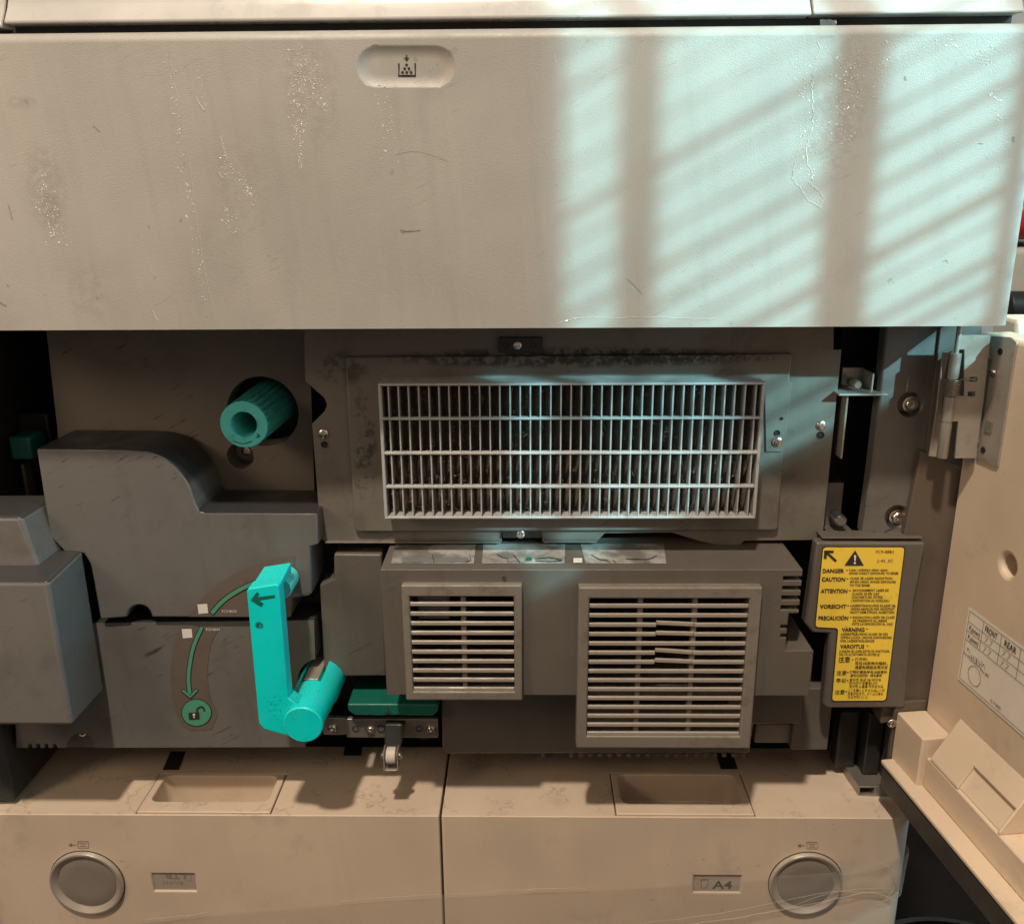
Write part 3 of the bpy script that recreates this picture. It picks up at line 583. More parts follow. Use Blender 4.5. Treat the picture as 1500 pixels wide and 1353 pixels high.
# ------------------------------------------------------------------ middle lower box with two vents
YB = 0.0215
bz = P(800, 834, YB).z; xa, xb = P(557, 836, YB).x, P(1176, 834, YB).x
zb = P(600, 1017, YB).z; c1 = P(1171, 898, YB); c2 = P(1155, 900, YB); c3 = P(1150, 953, YB); c4 = P(1192, 950, YB)
sl = []
for i in range(4):
    v = 844 + i * 14.2; q0, q1 = P(1147 - i * 1.2, v + 6.5, YB), P(1190, v, YB); sl.append(MB().box(q0.x, q1.x, 0.01, 0.034, q0.z, q1.z))
for i in range(2):
    v = 915 + i * 13; q0, q1 = P(1143, v + 6, YB), P(1165, v, YB); sl.append(MB().box(q0.x, q1.x, 0.01, 0.034, q0.z, q1.z))
outl = [(xa, bz), (xb, bz), (xb, c1.z), (c2.x, c1.z), (c2.x, c3.z), (c4.x, c3.z), (c4.x, zb), (xa, zb)]
# openings behind the two vents
def rc(u0, v0, u1, v1, Y): a, b = P(u0, v1, Y), P(u1, v0, Y); return a.x, b.x, a.z, b.z
YS = 0.0165; SX0, SX1, SZ0, SZ1 = P(591, 940, YS).x, P(765, 940, YS).x, P(680, 1026, YS).z, P(680, 857, YS).z
LX0, LX1, LZ0, LZ1 = 0.0430, 0.1642, -0.2955, -0.1731
sl.append(MB().box(SX0 + 0.004, SX1 - 0.004, 0.0, 0.095, max(SZ0, zb) + 0.006, SZ1 - 0.006))
sl.append(MB().box(LX0 + 0.006, LX1 - 0.006, 0.0, 0.095, zb + 0.004, LZ1 - 0.006))
mid = MB().prism([(x, YB, z) for x, z in outl], (0, 0.0665, 0)).build('exhaust_box', M_mid, root, 0.0014, cuts=sl, ang=45)
lab(mid, 'grey-brown box carrying the two louvred vents')
MB().box(xa + 0.004, xb - 0.01, 0.0905, 0.10, zb, bz).build('box_back', M_holes, mid)
MB().box(P(1140, 850, 0.036).x, xb - 0.0012, 0.036, 0.038, c3.z, bz - 0.004).build('slot_back', M_holes, mid)
lob = [(489, 811), (559, 812), (566, 990), (497, 991), (475, 987), (468, 857), (489, 847)]
lab(plate('duct_side', lob, 0.062, 0.045, M_mid, root, 0.0014, ang=45), 'dark grey duct piece beside the vent box')
lb2 = [(646, 1010), (1176, 1010), (1174, 1056), (1170, 1060), (1104, 1061), (1098, 1103), (655, 1104), (648, 1097)]
lz0 = P(800, 1103, 0.058)
teeth = []
YLB = 0.060
lowb = plate('lower_box', lb2, YLB, 0.05, M_mid, root, 0.0014, ang=45, cuts=[MB().box(LX0 + 0.006, LX1 - 0.006, 0.0, 0.085, LZ0 + 0.006, zb + 0.02)])
lab(lowb, 'grey box under the louvred vents')
for i in range(22):
    q = P(792 + i * 14, 1104, YLB + 0.002)
    if i in (1, 2): continue
    MB().box(q.x, q.x + 0.0032, YLB + 0.002, 0.078, q.z - 0.0028, q.z + 0.0006).build('comb_tooth', M_mid, lowb, 0.0003)
q0, q1 = P(788, 1110, YLB + 0.0025), P(812, 1100, YLB + 0.0025); MB().box(q0.x, q1.x, YLB + 0.0025, 0.077, q0.z, q1.z).build('clip', M_black, lowb, 0.0005)
# the picture stickers on the box top
def topq(u, v): return PZ(u, v, bz + 0.0003)
def sticker(name, u0, u1, u0b, u1b, v0, v1, m, dz=0.0003):
    a = [PZ(u0b, v1, bz + dz), PZ(u1b, v1, bz + dz), PZ(u1, v0, bz + dz), PZ(u0, v0, bz + dz)]
    return MB().add(a, [(0, 1, 2, 3)]).build(name, m, mid, smooth=False)
for u0, u1, sk in ((573, 694, 6), (706, 827, 2), (858, 976, -8)):
    sticker('picture_sticker', u0 + sk, u1 + sk * 0.5, u0, u1, 796, 825, M_pict)
    def zl_(pts, wd, m=M_ink, nm='picture_line'):
        l = ribbon2d(pts, wd); n_ = len(pts); MB().add([PZ(a, b, bz + 0.0008) for a, b in l], [(i, i + 1, 2 * n_ - 2 - i, 2 * n_ - 1 - i) for i in range(n_ - 1)]).build(nm, m, mid, smooth=False)
    w_ = u1 - u0
    if u0 < 700:
        sticker('picture_shape', u0 + 18, u0 + w_ * 0.48, u0 + 17, u0 + w_ * 0.5, 815, 823, M_pictgrey, 0.0005); sticker('picture_shape', u0 + w_ * 0.52, u0 + w_ * 0.93, u0 + w_ * 0.53, u0 + w_ * 0.95, 816, 823, M_pictgrey, 0.0005)
        zl_([(u0 + w_ * 0.5, 812), (u0 + w_ * 0.515, 823)], 1.0); zl_([(u0 + w_ * 0.95, 812), (u0 + w_ * 0.965, 820), (u0 + w_ * 0.9, 823)], 0.9)
    elif u0 < 800:
        zl_([(u0 + 22, 811), (u0 + 30, 816), (u0 + 38, 817), (u0 + 38, 824)], 0.9); zl_([(u0 + 46, 812), (u0 + 56, 824)], 0.9); zl_([(u0 + 78, 818), (u0 + 98, 816), (u0 + 118, 820)], 1.0); zl_([(u0 + 78, 821), (u0 + 100, 822), (u0 + 116, 821)], 0.9)
        sticker('picture_mark', u0 + 65, u0 + 73, u0 + 64, u0 + 73, 816, 821, M_green, 0.0006)
    else:
        zl_([(u0 + 8, 812), (u0 + 20, 819), (u0 + 30, 820), (u0 + 36, 824)], 0.9); zl_([(u0 + 40, 820), (u0 + 44, 824)], 0.9); zl_([(u0 + 60, 818), (u0 + 90, 819), (u0 + 104, 814)], 0.9)
sticker('code_sticker', 840, 853, 840, 853, 817, 824, M_white, 0.0009)
hole(738.5, 847, YB - 0.0002, 2.4, mid)
# vents
def vent(name, x0, x1, z0, z1, y0, rim, nsl, posts, label, broken=()):
    y1 = YB + (0.004 if name == 'small' else 0.006)
    ix0, ix1, iz0, iz1 = x0 + rim[0], x1 - rim[1], z0 + rim[2], z1 - rim[3]
    fr = MB().box(x0, x1, y0, y1, z0, z1).build('vent_frame', M_vent, root, 0.0012, seg=3, cuts=[MB().box(ix0, ix1, y0 - 0.01, y1 + 0.02, iz0, iz1)])
    lab(fr, label); pitch = (iz1 - iz0) / nsl
    pr = [(0.0004, 0.0019), (-0.0004, 0.0012), (-0.0006, -0.0006), (0.0000, -0.0014), (0.0016, -0.0014), (0.0020, 0.0012)]
    def slat(xa_, xb_, zc_, tilt=0.0, dy=0.0):
        a = [Vector((xa_, y0 + 0.0016 + p[0] + dy, zc_ + p[1] - 0.0008)) for p in pr]; b = [Vector((xb_, y0 + 0.0016 + p[0] + dy, zc_ + p[1] - 0.0008 + tilt)) for p in pr]
        MB().loft(a, b).build('slat', M_slat, fr, 0.0003, ang=50)
    for i in range(nsl):
        zc_ = iz1 - pitch * (i + 1) + pitch * 0.24
        if i in broken:
            xm = ix0 + (ix1 - ix0) * 0.425; slat(ix0 + 0.0001, xm, zc_); slat(xm + 0.0002, ix0 + (ix1 - ix0) * 0.665, zc_ + 0.0021 * broken[i], -0.0021 * broken[i], 0.0006); slat(ix0 + (ix1 - ix0) * 0.666, ix1 - 0.0001, zc_)
        else: slat(ix0 + 0.0001, ix1 - 0.0001, zc_)
    for f in posts:
        x = ix0 + (ix1 - ix0) * f; MB().box(x - 0.0017, x + 0.0017, y0 + 0.0034, y0 + 0.0100, iz0 - 0.001, iz1 + 0.001).build('post', M_vent, fr, 0.0004)
    return fr
vs_ = vent('small', SX0, SX1, SZ0, SZ1, YS, (0.0052, 0.0054, 0.0070, 0.0085), 10, (0.51,), 'small square louvred vent cover with ten slats')
vl_ = vent('large', LX0, LX1, LZ0, LZ1, 0.015, (0.0074, 0.0080, 0.0098, 0.0083), 15, (0.325, 0.668), 'large louvred vent cover with some bent, broken slats', {2: 0.6, 3: 0.3, 5: 0.9, 6: 0.5})
# little fan hub glimpsed through the small vent
MB().box(SX0 + 0.008, SX0 + 0.03, 0.035, 0.04, SZ1 - 0.034, SZ1 - 0.010).build('fan_label', M_pictgrey, vs_, 0.001)

# right of the lower box: dark brackets
q0, q1 = P(1105, 1088, 0.075), P(1160, 1061, 0.075); MB().box(q0.x, q1.x, 0.075, 0.085, q0.z, q1.z).build('inner_bracket', M_vent, root, 0.001)
q0, q1 = P(1158, 1098, 0.07), P(1222, 1008, 0.07); MB().box(q0.x, q1.x, 0.070, 0.09, q0.z, q1.z).build('inner_bracket', M_mid, root, 0.001)

# ------------------------------------------------------------------ green tray, metal bracket and roller
tz1, tz0 = P(570, 1031, 0.050).z, P(570, 1048, 0.050).z; tx0, tx1 = P(509, 1035, 0.050).x, P(642, 1035, 0.050).x
tp = [(tx0, tz1), (tx1, tz1), (tx1, tz0 + 0.004), (tx1 - 0.004, tz0), (tx0 + 0.005, tz0), (tx0, tz0 + 0.004)]
tray = lab(MB().prism([(x, 0.050, z) for x, z in tp], (0, 0.045, 0)).build('pull_tray', M_green, root, 0.0012, ang=25), 'dark green pull tray with a down arrow')
pa = PxPrint(0.050, 0.0003); pa.stroke([(568.5, 1036), (568.5, 1046)], 1.6); pa.stroke([(564.5, 1042.5), (568.5, 1046.8), (572.5, 1042.5)], 1.5); pa.build('down_arrow', M_ink, tray)
q0, q1 = P(508, 1080, 0.058), P(641, 1053, 0.058)
brk = lab(MB().box(q0.x, q1.x, 0.058, 0.062, q0.z, q1.z).build('metal_bracket', M_dsteel, root, 0.0006), 'metal strip with screws under the green tray')
for u, r in ((521, 4.2), (558, 5.0), (614, 4.2)): hole(u, 1067, 0.0578, r, brk)
for u in (542.5, 631.5): screw(u, 1068, 0.0575, 7.6, brk, me=ME_bolt, name='bolt')
plate('bracket_end', [(470, 1050), (507, 1052), (507, 1076), (474, 1076)], 0.064, 0.004, M_dsteel, root, 0.0006)
screw(487, 1066, 0.0635, 8.0, root, me=ME_bolt, name='bolt')
rc_ = P(573, 1107, 0.040); ax0, ax1 = rc_.x - 0.0062, rc_.x + 0.0062
arm_top = P(580, 1056, 0.056)
rol = lab(MB().loft([(ax0 + 0.0005, 0.052, arm_top.z), (ax1 + 0.003, 0.052, arm_top.z), (ax1 + 0.003, 0.058, arm_top.z), (ax0 + 0.0005, 0.058, arm_top.z)],
            [(ax0 + 0.0008, 0.044, rc_.z + 0.004), (ax1 + 0.0004, 0.044, rc_.z + 0.004), (ax1 + 0.0004, 0.050, rc_.z + 0.002), (ax0 + 0.0008, 0.050, rc_.z + 0.002)]).build('roller_arm', M_black, root, 0.0008), 'black arm holding a white roller')
MB().lathe((0, 0.041, rc_.z), [(0.0055, rc_.x - 0.0036), (0.0062, rc_.x - 0.0031), (0.0062, rc_.x + 0.0031), (0.0055, rc_.x + 0.0036)], 32, axis='X').build('roller', M_roller, rol)
for sx in (-1, 1):
    MB().lathe((0, 0.041, rc_.z + 0.0004), [(0.0029, rc_.x + sx * 0.0056), (0.0028, rc_.x + sx * 0.0066), (0.0018, rc_.x + sx * 0.0078), (0.0006, rc_.x + sx * 0.0082)], 20, axis='X').build('axle_end', M_screw, rol)
    MB().box(min(rc_.x + sx * 0.0044, rc_.x + sx * 0.0055), max(rc_.x + sx * 0.0044, rc_.x + sx * 0.0055), 0.0365, 0.050, rc_.z - 0.0105, rc_.z + 0.006).build('bracket_cheek', M_steel, rol, 0.0008)
MB().box(rc_.x - 0.0043, rc_.x + 0.0043, 0.0365, 0.044, rc_.z - 0.0105, rc_.z - 0.0095).build('bracket_foot', M_steel, rol, 0.0003)

# ------------------------------------------------------------------ right side: bolted panel, brackets, pillar, label plate
YR = 0.062
rp = [(1299, 470), (1388, 470), (1362, 672), (1347, 781), (1263, 783), (1276, 690), (1288, 586)]
rb1, rb2 = P(1334, 592, YR), P(1314, 757, YR)
bp_ = plate('bolted_panel', rp, YR, 0.012, M_grey, root, 0.0014, cuts=[cylcut(rb1, pxr(17, 1334, 592, YR), 0.05, 0.069), cylcut(rb2, pxr(16, 1314, 757, YR), 0.05, 0.069)], ang=45)
lab(bp_, 'tall grey panel with two recessed bolts beside the hinge')
screw(1334, 592, 0.0685, 13.0, bp_, me=ME_bolt, name='bolt'); screw(1314, 757, 0.0685, 12.5, bp_, me=ME_bolt, name='bolt')
plate('panel_side', [(1232, 480), (1297, 480), (1262, 790), (1206, 790)], 0.12, 0.01, M_black, root, 0.001)
# steel bracket with stud
def shelf(name, u0, u1, v, Y0, Y1, th, m, parent): q0, q1 = P(u0, v, Y0), P(u1, v, Y0); return MB().box(q0.x, q1.x, Y0, Y1, q0.z - th, q0.z).build(name, m, parent, 0.0004)
sb = lab(shelf('guide_bracket', 1229, 1301, 577, 0.056, 0.10, 0.0014, M_steel, root), 'bright steel bracket in the dark gap')
q0, q1 = P(1231, 672, 0.060), P(1237, 580, 0.060); MB().box(q0.x, q0.x + 0.0014, 0.060, 0.095, q0.z, q1.z).build('bracket_leg', M_steel, sb, 0.0004)
q0, q1 = P(1230, 578, 0.085), P(1265, 538, 0.085); MB().box(q0.x, q1.x, 0.085, 0.09, q0.z, q1.z).build('bracket_wall', M_dsteel, sb, 0.0006)
q = P(1275, 560, 0.07); MB().box(q.x - 0.0006, q.x + 0.0006, 0.066, 0.085, q.z - 0.006, q.z + 0.007).build('bracket_fin', M_steel, sb, 0.0003)
q = P(1255, 563, 0.066); MB().lathe(q, [(0.0028, 0.012), (0.0030, -0.001), (0.0022, -0.0025)], 20).build('stud', M_steel, sb)
q0, q1 = P(1213, 780, 0.066), P(1246, 714, 0.066); lk = lab(MB().box(q0.x, q1.x, 0.078, 0.09, q0.z, q1.z).build('lower_bracket', M_grey, root, 0.001), 'dull bracket below the steel one')
shelf('bracket_foot', 1212, 1250, 778, 0.066, 0.09, 0.0012, M_dsteel, lk); q = P(1231, 762, 0.064); MB().lathe(q, [(0.0042, 0.012), (0.0042, -0.001), (0.0030, -0.0025)], 20).build('stud', M_grey, lk)
# tan pillar behind the label plate, up to the door
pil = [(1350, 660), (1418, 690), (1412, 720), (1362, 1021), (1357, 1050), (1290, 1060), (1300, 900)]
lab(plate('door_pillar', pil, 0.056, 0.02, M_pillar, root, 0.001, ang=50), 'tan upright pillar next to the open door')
plate('hinge_backing', [(1378, 474), (1440, 474), (1424, 690), (1352, 700)], 0.0600, 0.004, M_mid, root, 0.0006)
YW = 0.050
lpoly = [(1196, 794), (1356, 795), (1340, 880), (1326, 1034), (1320, 1037), (1211, 1037), (1206, 1031), (1215, 928), (1190, 927), (1179, 912)]
lpl = lab(plate('label_plate', lpoly, YW, 0.010, M_mid, root, 0.0016, ang=40), 'grey-brown plate carrying the yellow laser warning label')
shelf('plate_ledge', 1205, 1352, 787, 0.052, 0.066, 0.0012, M_mid, lpl)

# yellow label
def rounded(pts, r, n=4):
    out = []
    for i, p in enumerate(pts):
        a, b = pts[i - 1], pts[(i + 1) % len(pts)]; p = Vector(p); va = (Vector(a) - p); vb = (Vector(b) - p); ra_ = min(r, va.length / 2, vb.length / 2)
        q0 = p + va.normalized() * ra_; q1 = p + vb.normalized() * ra_
        for k in range(n + 1):
            t = k / n; out.append(tuple(q0 * (1 - t) ** 2 + p * 2 * t * (1 - t) + q1 * t * t))
    return out
yp = rounded([(1206, 801.5), (1325, 801.5), (1297.5, 1025.5), (1219, 1026), (1228, 919.5), (1194.5, 918)], 5)
rim = PxPrint(YW, 0.0003); c0 = (1262, 905); rim.poly(rounded([(1204.5, 800), (1326.8, 800), (1298.9, 1027.2), (1217.4, 1027.8), (1226, 921.2), (1192.8, 919.5)], 5)); rim.build('label_border', M_ink, lpl)
yl = PxPrint(YW, 0.0006); yl.poly(yp); yl = lab(yl.build('warning_label', M_yellow, lpl), 'yellow laser warning label in many languages')
t = PxPrint(YW, 0.0010); Z = lambda x, y: (1170 + x / 5.011, 780 + y / 5.011)
t.poly([Z(187, 130), Z(258, 131), Z(254, 149), Z(222, 149), Z(281, 203), Z(268, 216), Z(207, 160), Z(204, 192), Z(184, 191)])
tri = [Z(414, 129), Z(478, 241), Z(336, 241)]
def zt_(s, x0, x1, y, h, bold=0.012): t.text(s, *Z(x0, y), h / 5.011, (x1 - x0) / 5.011, bold)
for s, x0, x1, y in (('DANGER', 175, 332, 294), ('CAUTION', 168, 340, 356), ('ATTENTION', 162, 356, 442), ('VORSICHT', 154, 348, 555), ('PRECAUCIÓN', 143, 362, 640), ('VARNING', 314, 482, 725), ('VAROITUS', 302, 480, 848)): zt_(s, x0, x1, y, 29, 0.03)
for x, y in ((346, 282), (350, 344), (368, 430), (356, 542), (374, 627), (494, 712), (496, 835), (390, 936), (352, 1030), (350, 1090), (340, 1170)): zt_('-', x, x + 13, y + 3, 30, 0.02)
small = [('Laser radiation when open.', 370, 655, 280), ('AVOID DIRECT EXPOSURE TO BEAM.', 367, 733, 306), ('CLASS 3B LASER RADIATION', 376, 686, 343), ('WHEN OPEN. AVOID EXPOSURE', 374, 712, 369), ('TO THE BEAM.', 371, 524, 394),
         ('RAYONNEMENT LASER DE', 396, 660, 431), ('CLASSE 3B EN CAS', 391, 588, 457), ("D'OUVERTURE. ÉVITEZ", 390, 616, 482), ("L'EXPOSITION AU FAISCEAU.", 386, 668, 507), ('LASERSTRAHLUNG KLASSE 3B,', 380, 712, 543), ('WENN ABDECKUNG GEÖFFNET.', 380, 708, 568), ('NICHT DEM STRAHL AUSSETZEN.', 377, 706, 592),
         ('RADIACIÓN LÁSER DE CLASE', 397, 704, 629), ('3B PRESENTE AL ABRIR.', 397, 652, 654), ('EVITE LA EXPOSICIÓN AL HAZ.', 392, 692, 678), ('LASERSTRÅLNING KLASS 3B VID', 309, 654, 752), ('ÖPPEN LUCKA. UNDVIK EXPONERING', 307, 682, 777), ('FÖR LASERSTRÅLNINGS.', 305, 558, 802),
         ('LUOKAN 3B LASER-SÄTEILYÄ AVATTUNA.', 297, 668, 877), ('VÄLTÄ ALTISTUMISTA SÄTEELLE.', 295, 596, 901)]
for s, x0, x1, y in small: zt_(s, x0, x1, y, 18, 0.018)
for s, x0, x1, y, h in (('注意', 290, 376, 948, 34), ('打开时，', 413, 508, 938, 20), ('存在3B类激光辐射，', 412, 652, 968, 20), ('请避免接触该激光束', 410, 652, 998, 20), ('注意', 277, 350, 1042, 27), ('打開機蓋後將有3B級雷射', 372, 648, 1030, 17), ('避免光束照射 · 請勿暴露', 378, 610, 1056, 17),
                  ('주의', 273, 342, 1100, 28), ('열리면 등급 3B 레이저', 372, 602, 1088, 18), ('방사선이 방출됩니다.', 370, 580, 1112, 18), ('광선에 노출을 피하십시오.', 370, 625, 1136, 18), ('注意', 264, 336, 1183, 27), ('ここを開くとクラス3Bレーザ', 360, 630, 1166, 18), ('放射が出ます。ビームに身を', 360, 618, 1190, 18), ('さらさないこと。', 360, 512, 1214, 18)): zt_(s, x0, x1, y, h, 0.012)
zt_('FC9-8883', 566, 698, 150, 21, 0.0); zt_('J-4L JC', 574, 692, 215, 20, 0.0)
t.poly(tri); lab(t.build('warning_text', M_ink, yl), 'black warning lettering, arrow and triangle')
t = PxPrint(YW, 0.0014); t.poly([Z(406, 164), Z(422, 164), Z(418, 208), Z(408, 208)]); t.disc(*Z(412, 222), 1.7, 12); t.build('exclamation_mark', M_paper, yl)

# ------------------------------------------------------------------ paper drawers
YF = 0.036
def button(drawer, u, v, ring_u=53):
    c = P(u, v, YF); r = pxr(53.5, u, v, YF)
    rg = MB().lathe((c.x, 0, c.z), [(r, YF + 0.001), (r, YF - 0.0022), (r * 0.975, YF - 0.0034), (r * 0.93, YF - 0.0035), (r * 0.80, YF - 0.0010), (r * 0.785, YF + 0.001)], 72, cap0=False, cap1=False)
    lab(rg.build('button_ring', M_ring, drawer), 'shiny ring round the release button')
    sh = MB().lathe((c.x, 0, c.z), [(r * 0.99, YF - 0.0003), (r * 1.022, YF - 0.0003), (r * 1.022, YF + 0.001)], 72, cap0=False, cap1=False); sh.build('ring_gap', M_holes, drawer)
    MB().lathe((c.x, 0, c.z), [(r * 0.785, YF + 0.002), (r * 0.775, YF - 0.0006), (r * 0.74, YF - 0.0010), (r * 0.45, YF - 0.0006), (r * 0.1, YF - 0.0004)], 64).build('release_button', M_button, drawer)
def drawer(x0, x1, hu, bu, wu, corner, label, cutcorner, notch):
    pts = [(x0, YF), (x1, YF)]
    if corner == 'R':
        pts = [(x0, YF)] + [(x1 - 0.012 + 0.012 * math.sin(rad(a)), YF + 0.012 - 0.012 * math.cos(rad(a))) for a in range(0, 91, 15)]
        cx = PZ(1258, 1165, ZD); pts += [(x1, PZ(1300, 1166, ZD).y), (cx.x + 0.001, cx.y), (PZ(1238, 1120, ZD).x, PZ(1238, 1120, ZD).y), (PZ(1218, 1098, ZD).x, PZ(1218, 1098, ZD).y), (PZ(1190, 1091, ZD).x, 0.124), (x0, 0.124)]
    else:
        pts = [(x0, YF + 0.012)] + [(x0 + 0.012 - 0.012 * math.cos(rad(a)), YF + 0.012 - 0.012 * math.sin(rad(a))) for a in range(15, 91, 15)] + [(x1, YF), (x1, 0.124)]
        q1, q2 = PZ(60, 1112, ZD), PZ(32, 1140, ZD); pts += [(q1.x, 0.124), (q1.x, q1.y), (q2.x, q2.y), (x0, q2.y)]
    body = MB().prism([(a, b, ZD) for a, b in pts], (0, 0, -0.26))
    (ua, va), (ub, vb), (uc, vc), (ud, vd) = hu
    A, B, C_, D_ = (PZ(*q, ZD) for q in hu); xs = ((A.x + D_.x) / 2, (B.x + C_.x) / 2); ys = (C_.y + D_.y) / 2, (A.y + B.y) / 2
    y0 = max(ys[0], YF + 0.0022)
    cut1 = MB().box(xs[0], xs[1], y0, ys[1], ZD - 0.030, ZD + 0.01)
    ws = P(*wu[:2], YF), P(*wu[2:], YF); cuts = [cut1, MB().box(ws[0].x, ws[1].x, YF - 0.01, YF + 0.0022, ws[1].z, ws[0].z)]
    
    d = body.build('paper_drawer', M_drawer, root, 0.0016, seg=3, cuts=cuts, ang=50); lab(d, label)
    # insert with a finger pocket
    ins = MB().box(xs[0] + 0.0007, xs[1] - 0.0007, y0 + 0.0007, ys[1] - 0.0007, ZD - 0.029, ZD + 0.0006)
    i0, i1, j0, j1 = xs[0] + 0.0055, xs[1] - 0.0055, y0 + 0.0125, ys[1] - 0.0030
    def rr(x0_, x1_, y0_, y1_, rad_, z): 
        return [Vector((px_, py_, z)) for px_, py_ in rounded([(x0_, y0_), (x1_, y0_), (x1_, y1_), (x0_, y1_)], rad_, 5)]
    pk = MB().loft(rr(i0, i1, j0, j1, 0.007, ZD + 0.005), rr(i0 + 0.003, i1 - 0.003, j0 + 0.002, j1 - 0.001, 0.007, ZD - 0.024))
    lab(ins.build('handle_pocket', M_drawer, d, 0.0008, cuts=[pk], ang=50), 'inset hand grip pocket in the drawer top')
    button(d, *bu)
    MB().box(ws[0].x + 0.0004, ws[1].x - 0.0004, YF + 0.0014, YF + 0.0021, ws[1].z + 0.0004, ws[0].z - 0.0004).build('size_window', M_win, d, 0.0003)
    return d
xg0, xg1 = P(643.2, 1197, YF).x, P(646.6, 1197, YF).x
d1 = drawer(-0.4120, xg0, [(235, 1135), (418, 1131), (400, 1192.5), (195, 1192)], (128.5, 1291), (222, 1278, 287.5, 1305), 'L', 'beige paper drawer with letter-size window and round button', None, None)
XD = 0.2965
d2 = drawer(xg1, XD, [(893, 1131), (1085, 1132), (1106, 1194), (902, 1194)], (1179.5, 1292), (1017, 1281, 1084, 1307), 'R', 'beige paper drawer with A4 window and tape across it', None, None)
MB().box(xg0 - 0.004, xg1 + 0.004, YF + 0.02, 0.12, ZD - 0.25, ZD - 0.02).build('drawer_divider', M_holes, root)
for d, cu, cv in ((d1, 115, 1237), (d2, 1183, 1238)):
    p = PxPrint(YF, 0.0003); p.stroke([(cu - 1, cv - 5), (cu + 14, cv - 5), (cu + 14.5, cv + 4.5), (cu - 1, cv + 4.5), (cu - 1, cv - 5)], 1.0)
    p.stroke([(cu + 2, cv - 2), (cu + 11, cv - 2)], 0.9); p.stroke([(cu + 2, cv + 1.5), (cu + 11, cv + 1.5)], 0.9); p.stroke([(cu - 12, cv), (cu - 4, cv)], 1.1); p.poly([(cu - 15, cv), (cu - 10, cv - 3), (cu - 10, cv + 3)])
    lab(p.build('paper_symbol', M_engr, d), 'small arrow and page symbol')
p = PxPrint(YF, -0.0013); p.text('LTR', 271, 1279.2, 8.5, 31, 0.02, 180); p.text('8½×11', 268, 1290.2, 6.0, 29, 0, 180); p.stroke([(272.5, 1281), (280.5, 1281), (280.5, 1289.5), (272.5, 1289.5), (272.5, 1281)], 0.8)
lab(p.build('size_text', M_engr, d1), 'upside-down paper size text LTR')
p = PxPrint(YF, -0.0013); p.text('A4', 1043, 1301, 13, 29, 0.02); p.stroke([(1027, 1288), (1037, 1288), (1037, 1295), (1033, 1300), (1027, 1300), (1027, 1288)], 0.9); p.build('size_text', M_ink, d2)
# black wells on the drawer tops
for d, pts in ((d1, [(250, 1100), (272, 1100), (262, 1127), (238, 1127)]), (d2, [(1048, 1100), (1072, 1100), (1081, 1126), (1056, 1126)]), (d1, [(506, 1086), (532, 1086), (529, 1106), (503, 1106)])):
    MB().add([PZ(u, v, ZD + 0.0005) for u, v in pts], [(0, 1, 2, 3)]).build('top_slot', M_holes, d, smooth=False)
# slide rail at the right
cx = PZ(1260, 1166, ZD); rail = MB().box(cx.x + 0.002, XR - 0.001, cx.y + 0.002, 0.14, ZD - 0.02, ZD + 0.006)
rail = MB().loft([PZ(1257, 1166, ZD - 0.0005), PZ(1303, 1166, ZD - 0.0005), PZ(1303, 1166, ZD - 0.0005) + Vector((0, 0, 0.009)), PZ(1257, 1166, ZD - 0.0005) + Vector((0, 0, 0.009))],
                 [Vector((PZ(1220, 1112, ZD).x, 0.118, ZD - 0.0005)), Vector((PZ(1270, 1112, ZD).x, 0.118, ZD - 0.0005)), Vector((PZ(1270, 1112, ZD).x, 0.118, ZD + 0.0085)), Vector((PZ(1220, 1112, ZD).x, 0.118, ZD + 0.0085))])
q = PZ(1265, 1166, ZD); rl = lab(rail.build('slide_rail', M_dsteel, root, 0.0008, cuts=[MB().box(q.x - 0.003, q.x + 0.008, 0.02, 0.09, ZD + 0.001, ZD + 0.007)]), 'dull steel slide rail at the drawer corner')
MB().box(XR - 0.018, XR - 0.006, 0.075, 0.12, ZD + 0.010, P(1290, 1040, 0.08).z).build('corner_post', M_black, root, 0.001)
q0, q1 = P(1226, 1092, 0.085), P(1262, 1042, 0.085); MB().box(q0.x, q1.x, 0.085, 0.10, q0.z - 0.02, q1.z).build('corner_post', M_black, root, 0.002)
# left slide rail glimpse
q = PZ(25, 1138, ZD); MB().box(XL, q.x, q.y + 0.003, 0.13, ZD - 0.02, ZD - 0.002).build('slide_rail', M_dsteel, root, 0.0008)

# ------------------------------------------------------------------ front door, swung open to the right
DO = Vector((0.3024, 0.05, 0)); DX = Vector((0.1215, -0.9926, 0)).normalized(); DN = Vector((DX.y, -DX.x, 0))
def DW(s, h, z): return DO + DX * s + DN * h + Vector((0, 0, z))
def PD(u, v, h=0.0): return PPL(u, v, DO + DN * h, DN)
def dbox(s0, s1, h0, h1, z0, z1): return MB().loft([DW(s0, h0, z0), DW(s1, h0, z0), DW(s1, h1, z0), DW(s0, h1, z0)], [DW(s0, h0, z1), DW(s1, h0, z1), DW(s1, h1, z1), DW(s0, h1, z1)])
hcn = PD(1476, 828); hs = (hcn - DO).dot(DX)
def dcyl(s, z, r, h0, h1, seg=28):
    ring = lambda h: [DW(s + r * math.cos(2 * math.pi * k / seg), h, z + r * math.sin(2 * math.pi * k / seg)) for k in range(seg)]
    return MB().loft(ring(h0), ring(h1))
door = dbox(-0.004, 0.50, -0.022, 0.0, -0.349, -0.0112).build('front_door', M_door, root, 0.003, seg=3, cuts=[dcyl(hs, hcn.z, 0.0068, -0.014, 0.01)])
lab(door, 'beige front door swung open, inner side in view')
dcyl(hs, hcn.z, 0.0066, -0.0139, -0.0135).build('hole_floor', M_holes, door)
lab(dbox(-0.004, 0.0306, 0.0003, 0.0225, -0.3385, -0.2885).build('hinge_block', M_door, door, 0.0012), 'square block at the foot of the door')
dbox(0.0310, 0.47, 0.0003, 0.018, -0.3262, -0.303).build('door_rib', M_door, door, 0.0010)
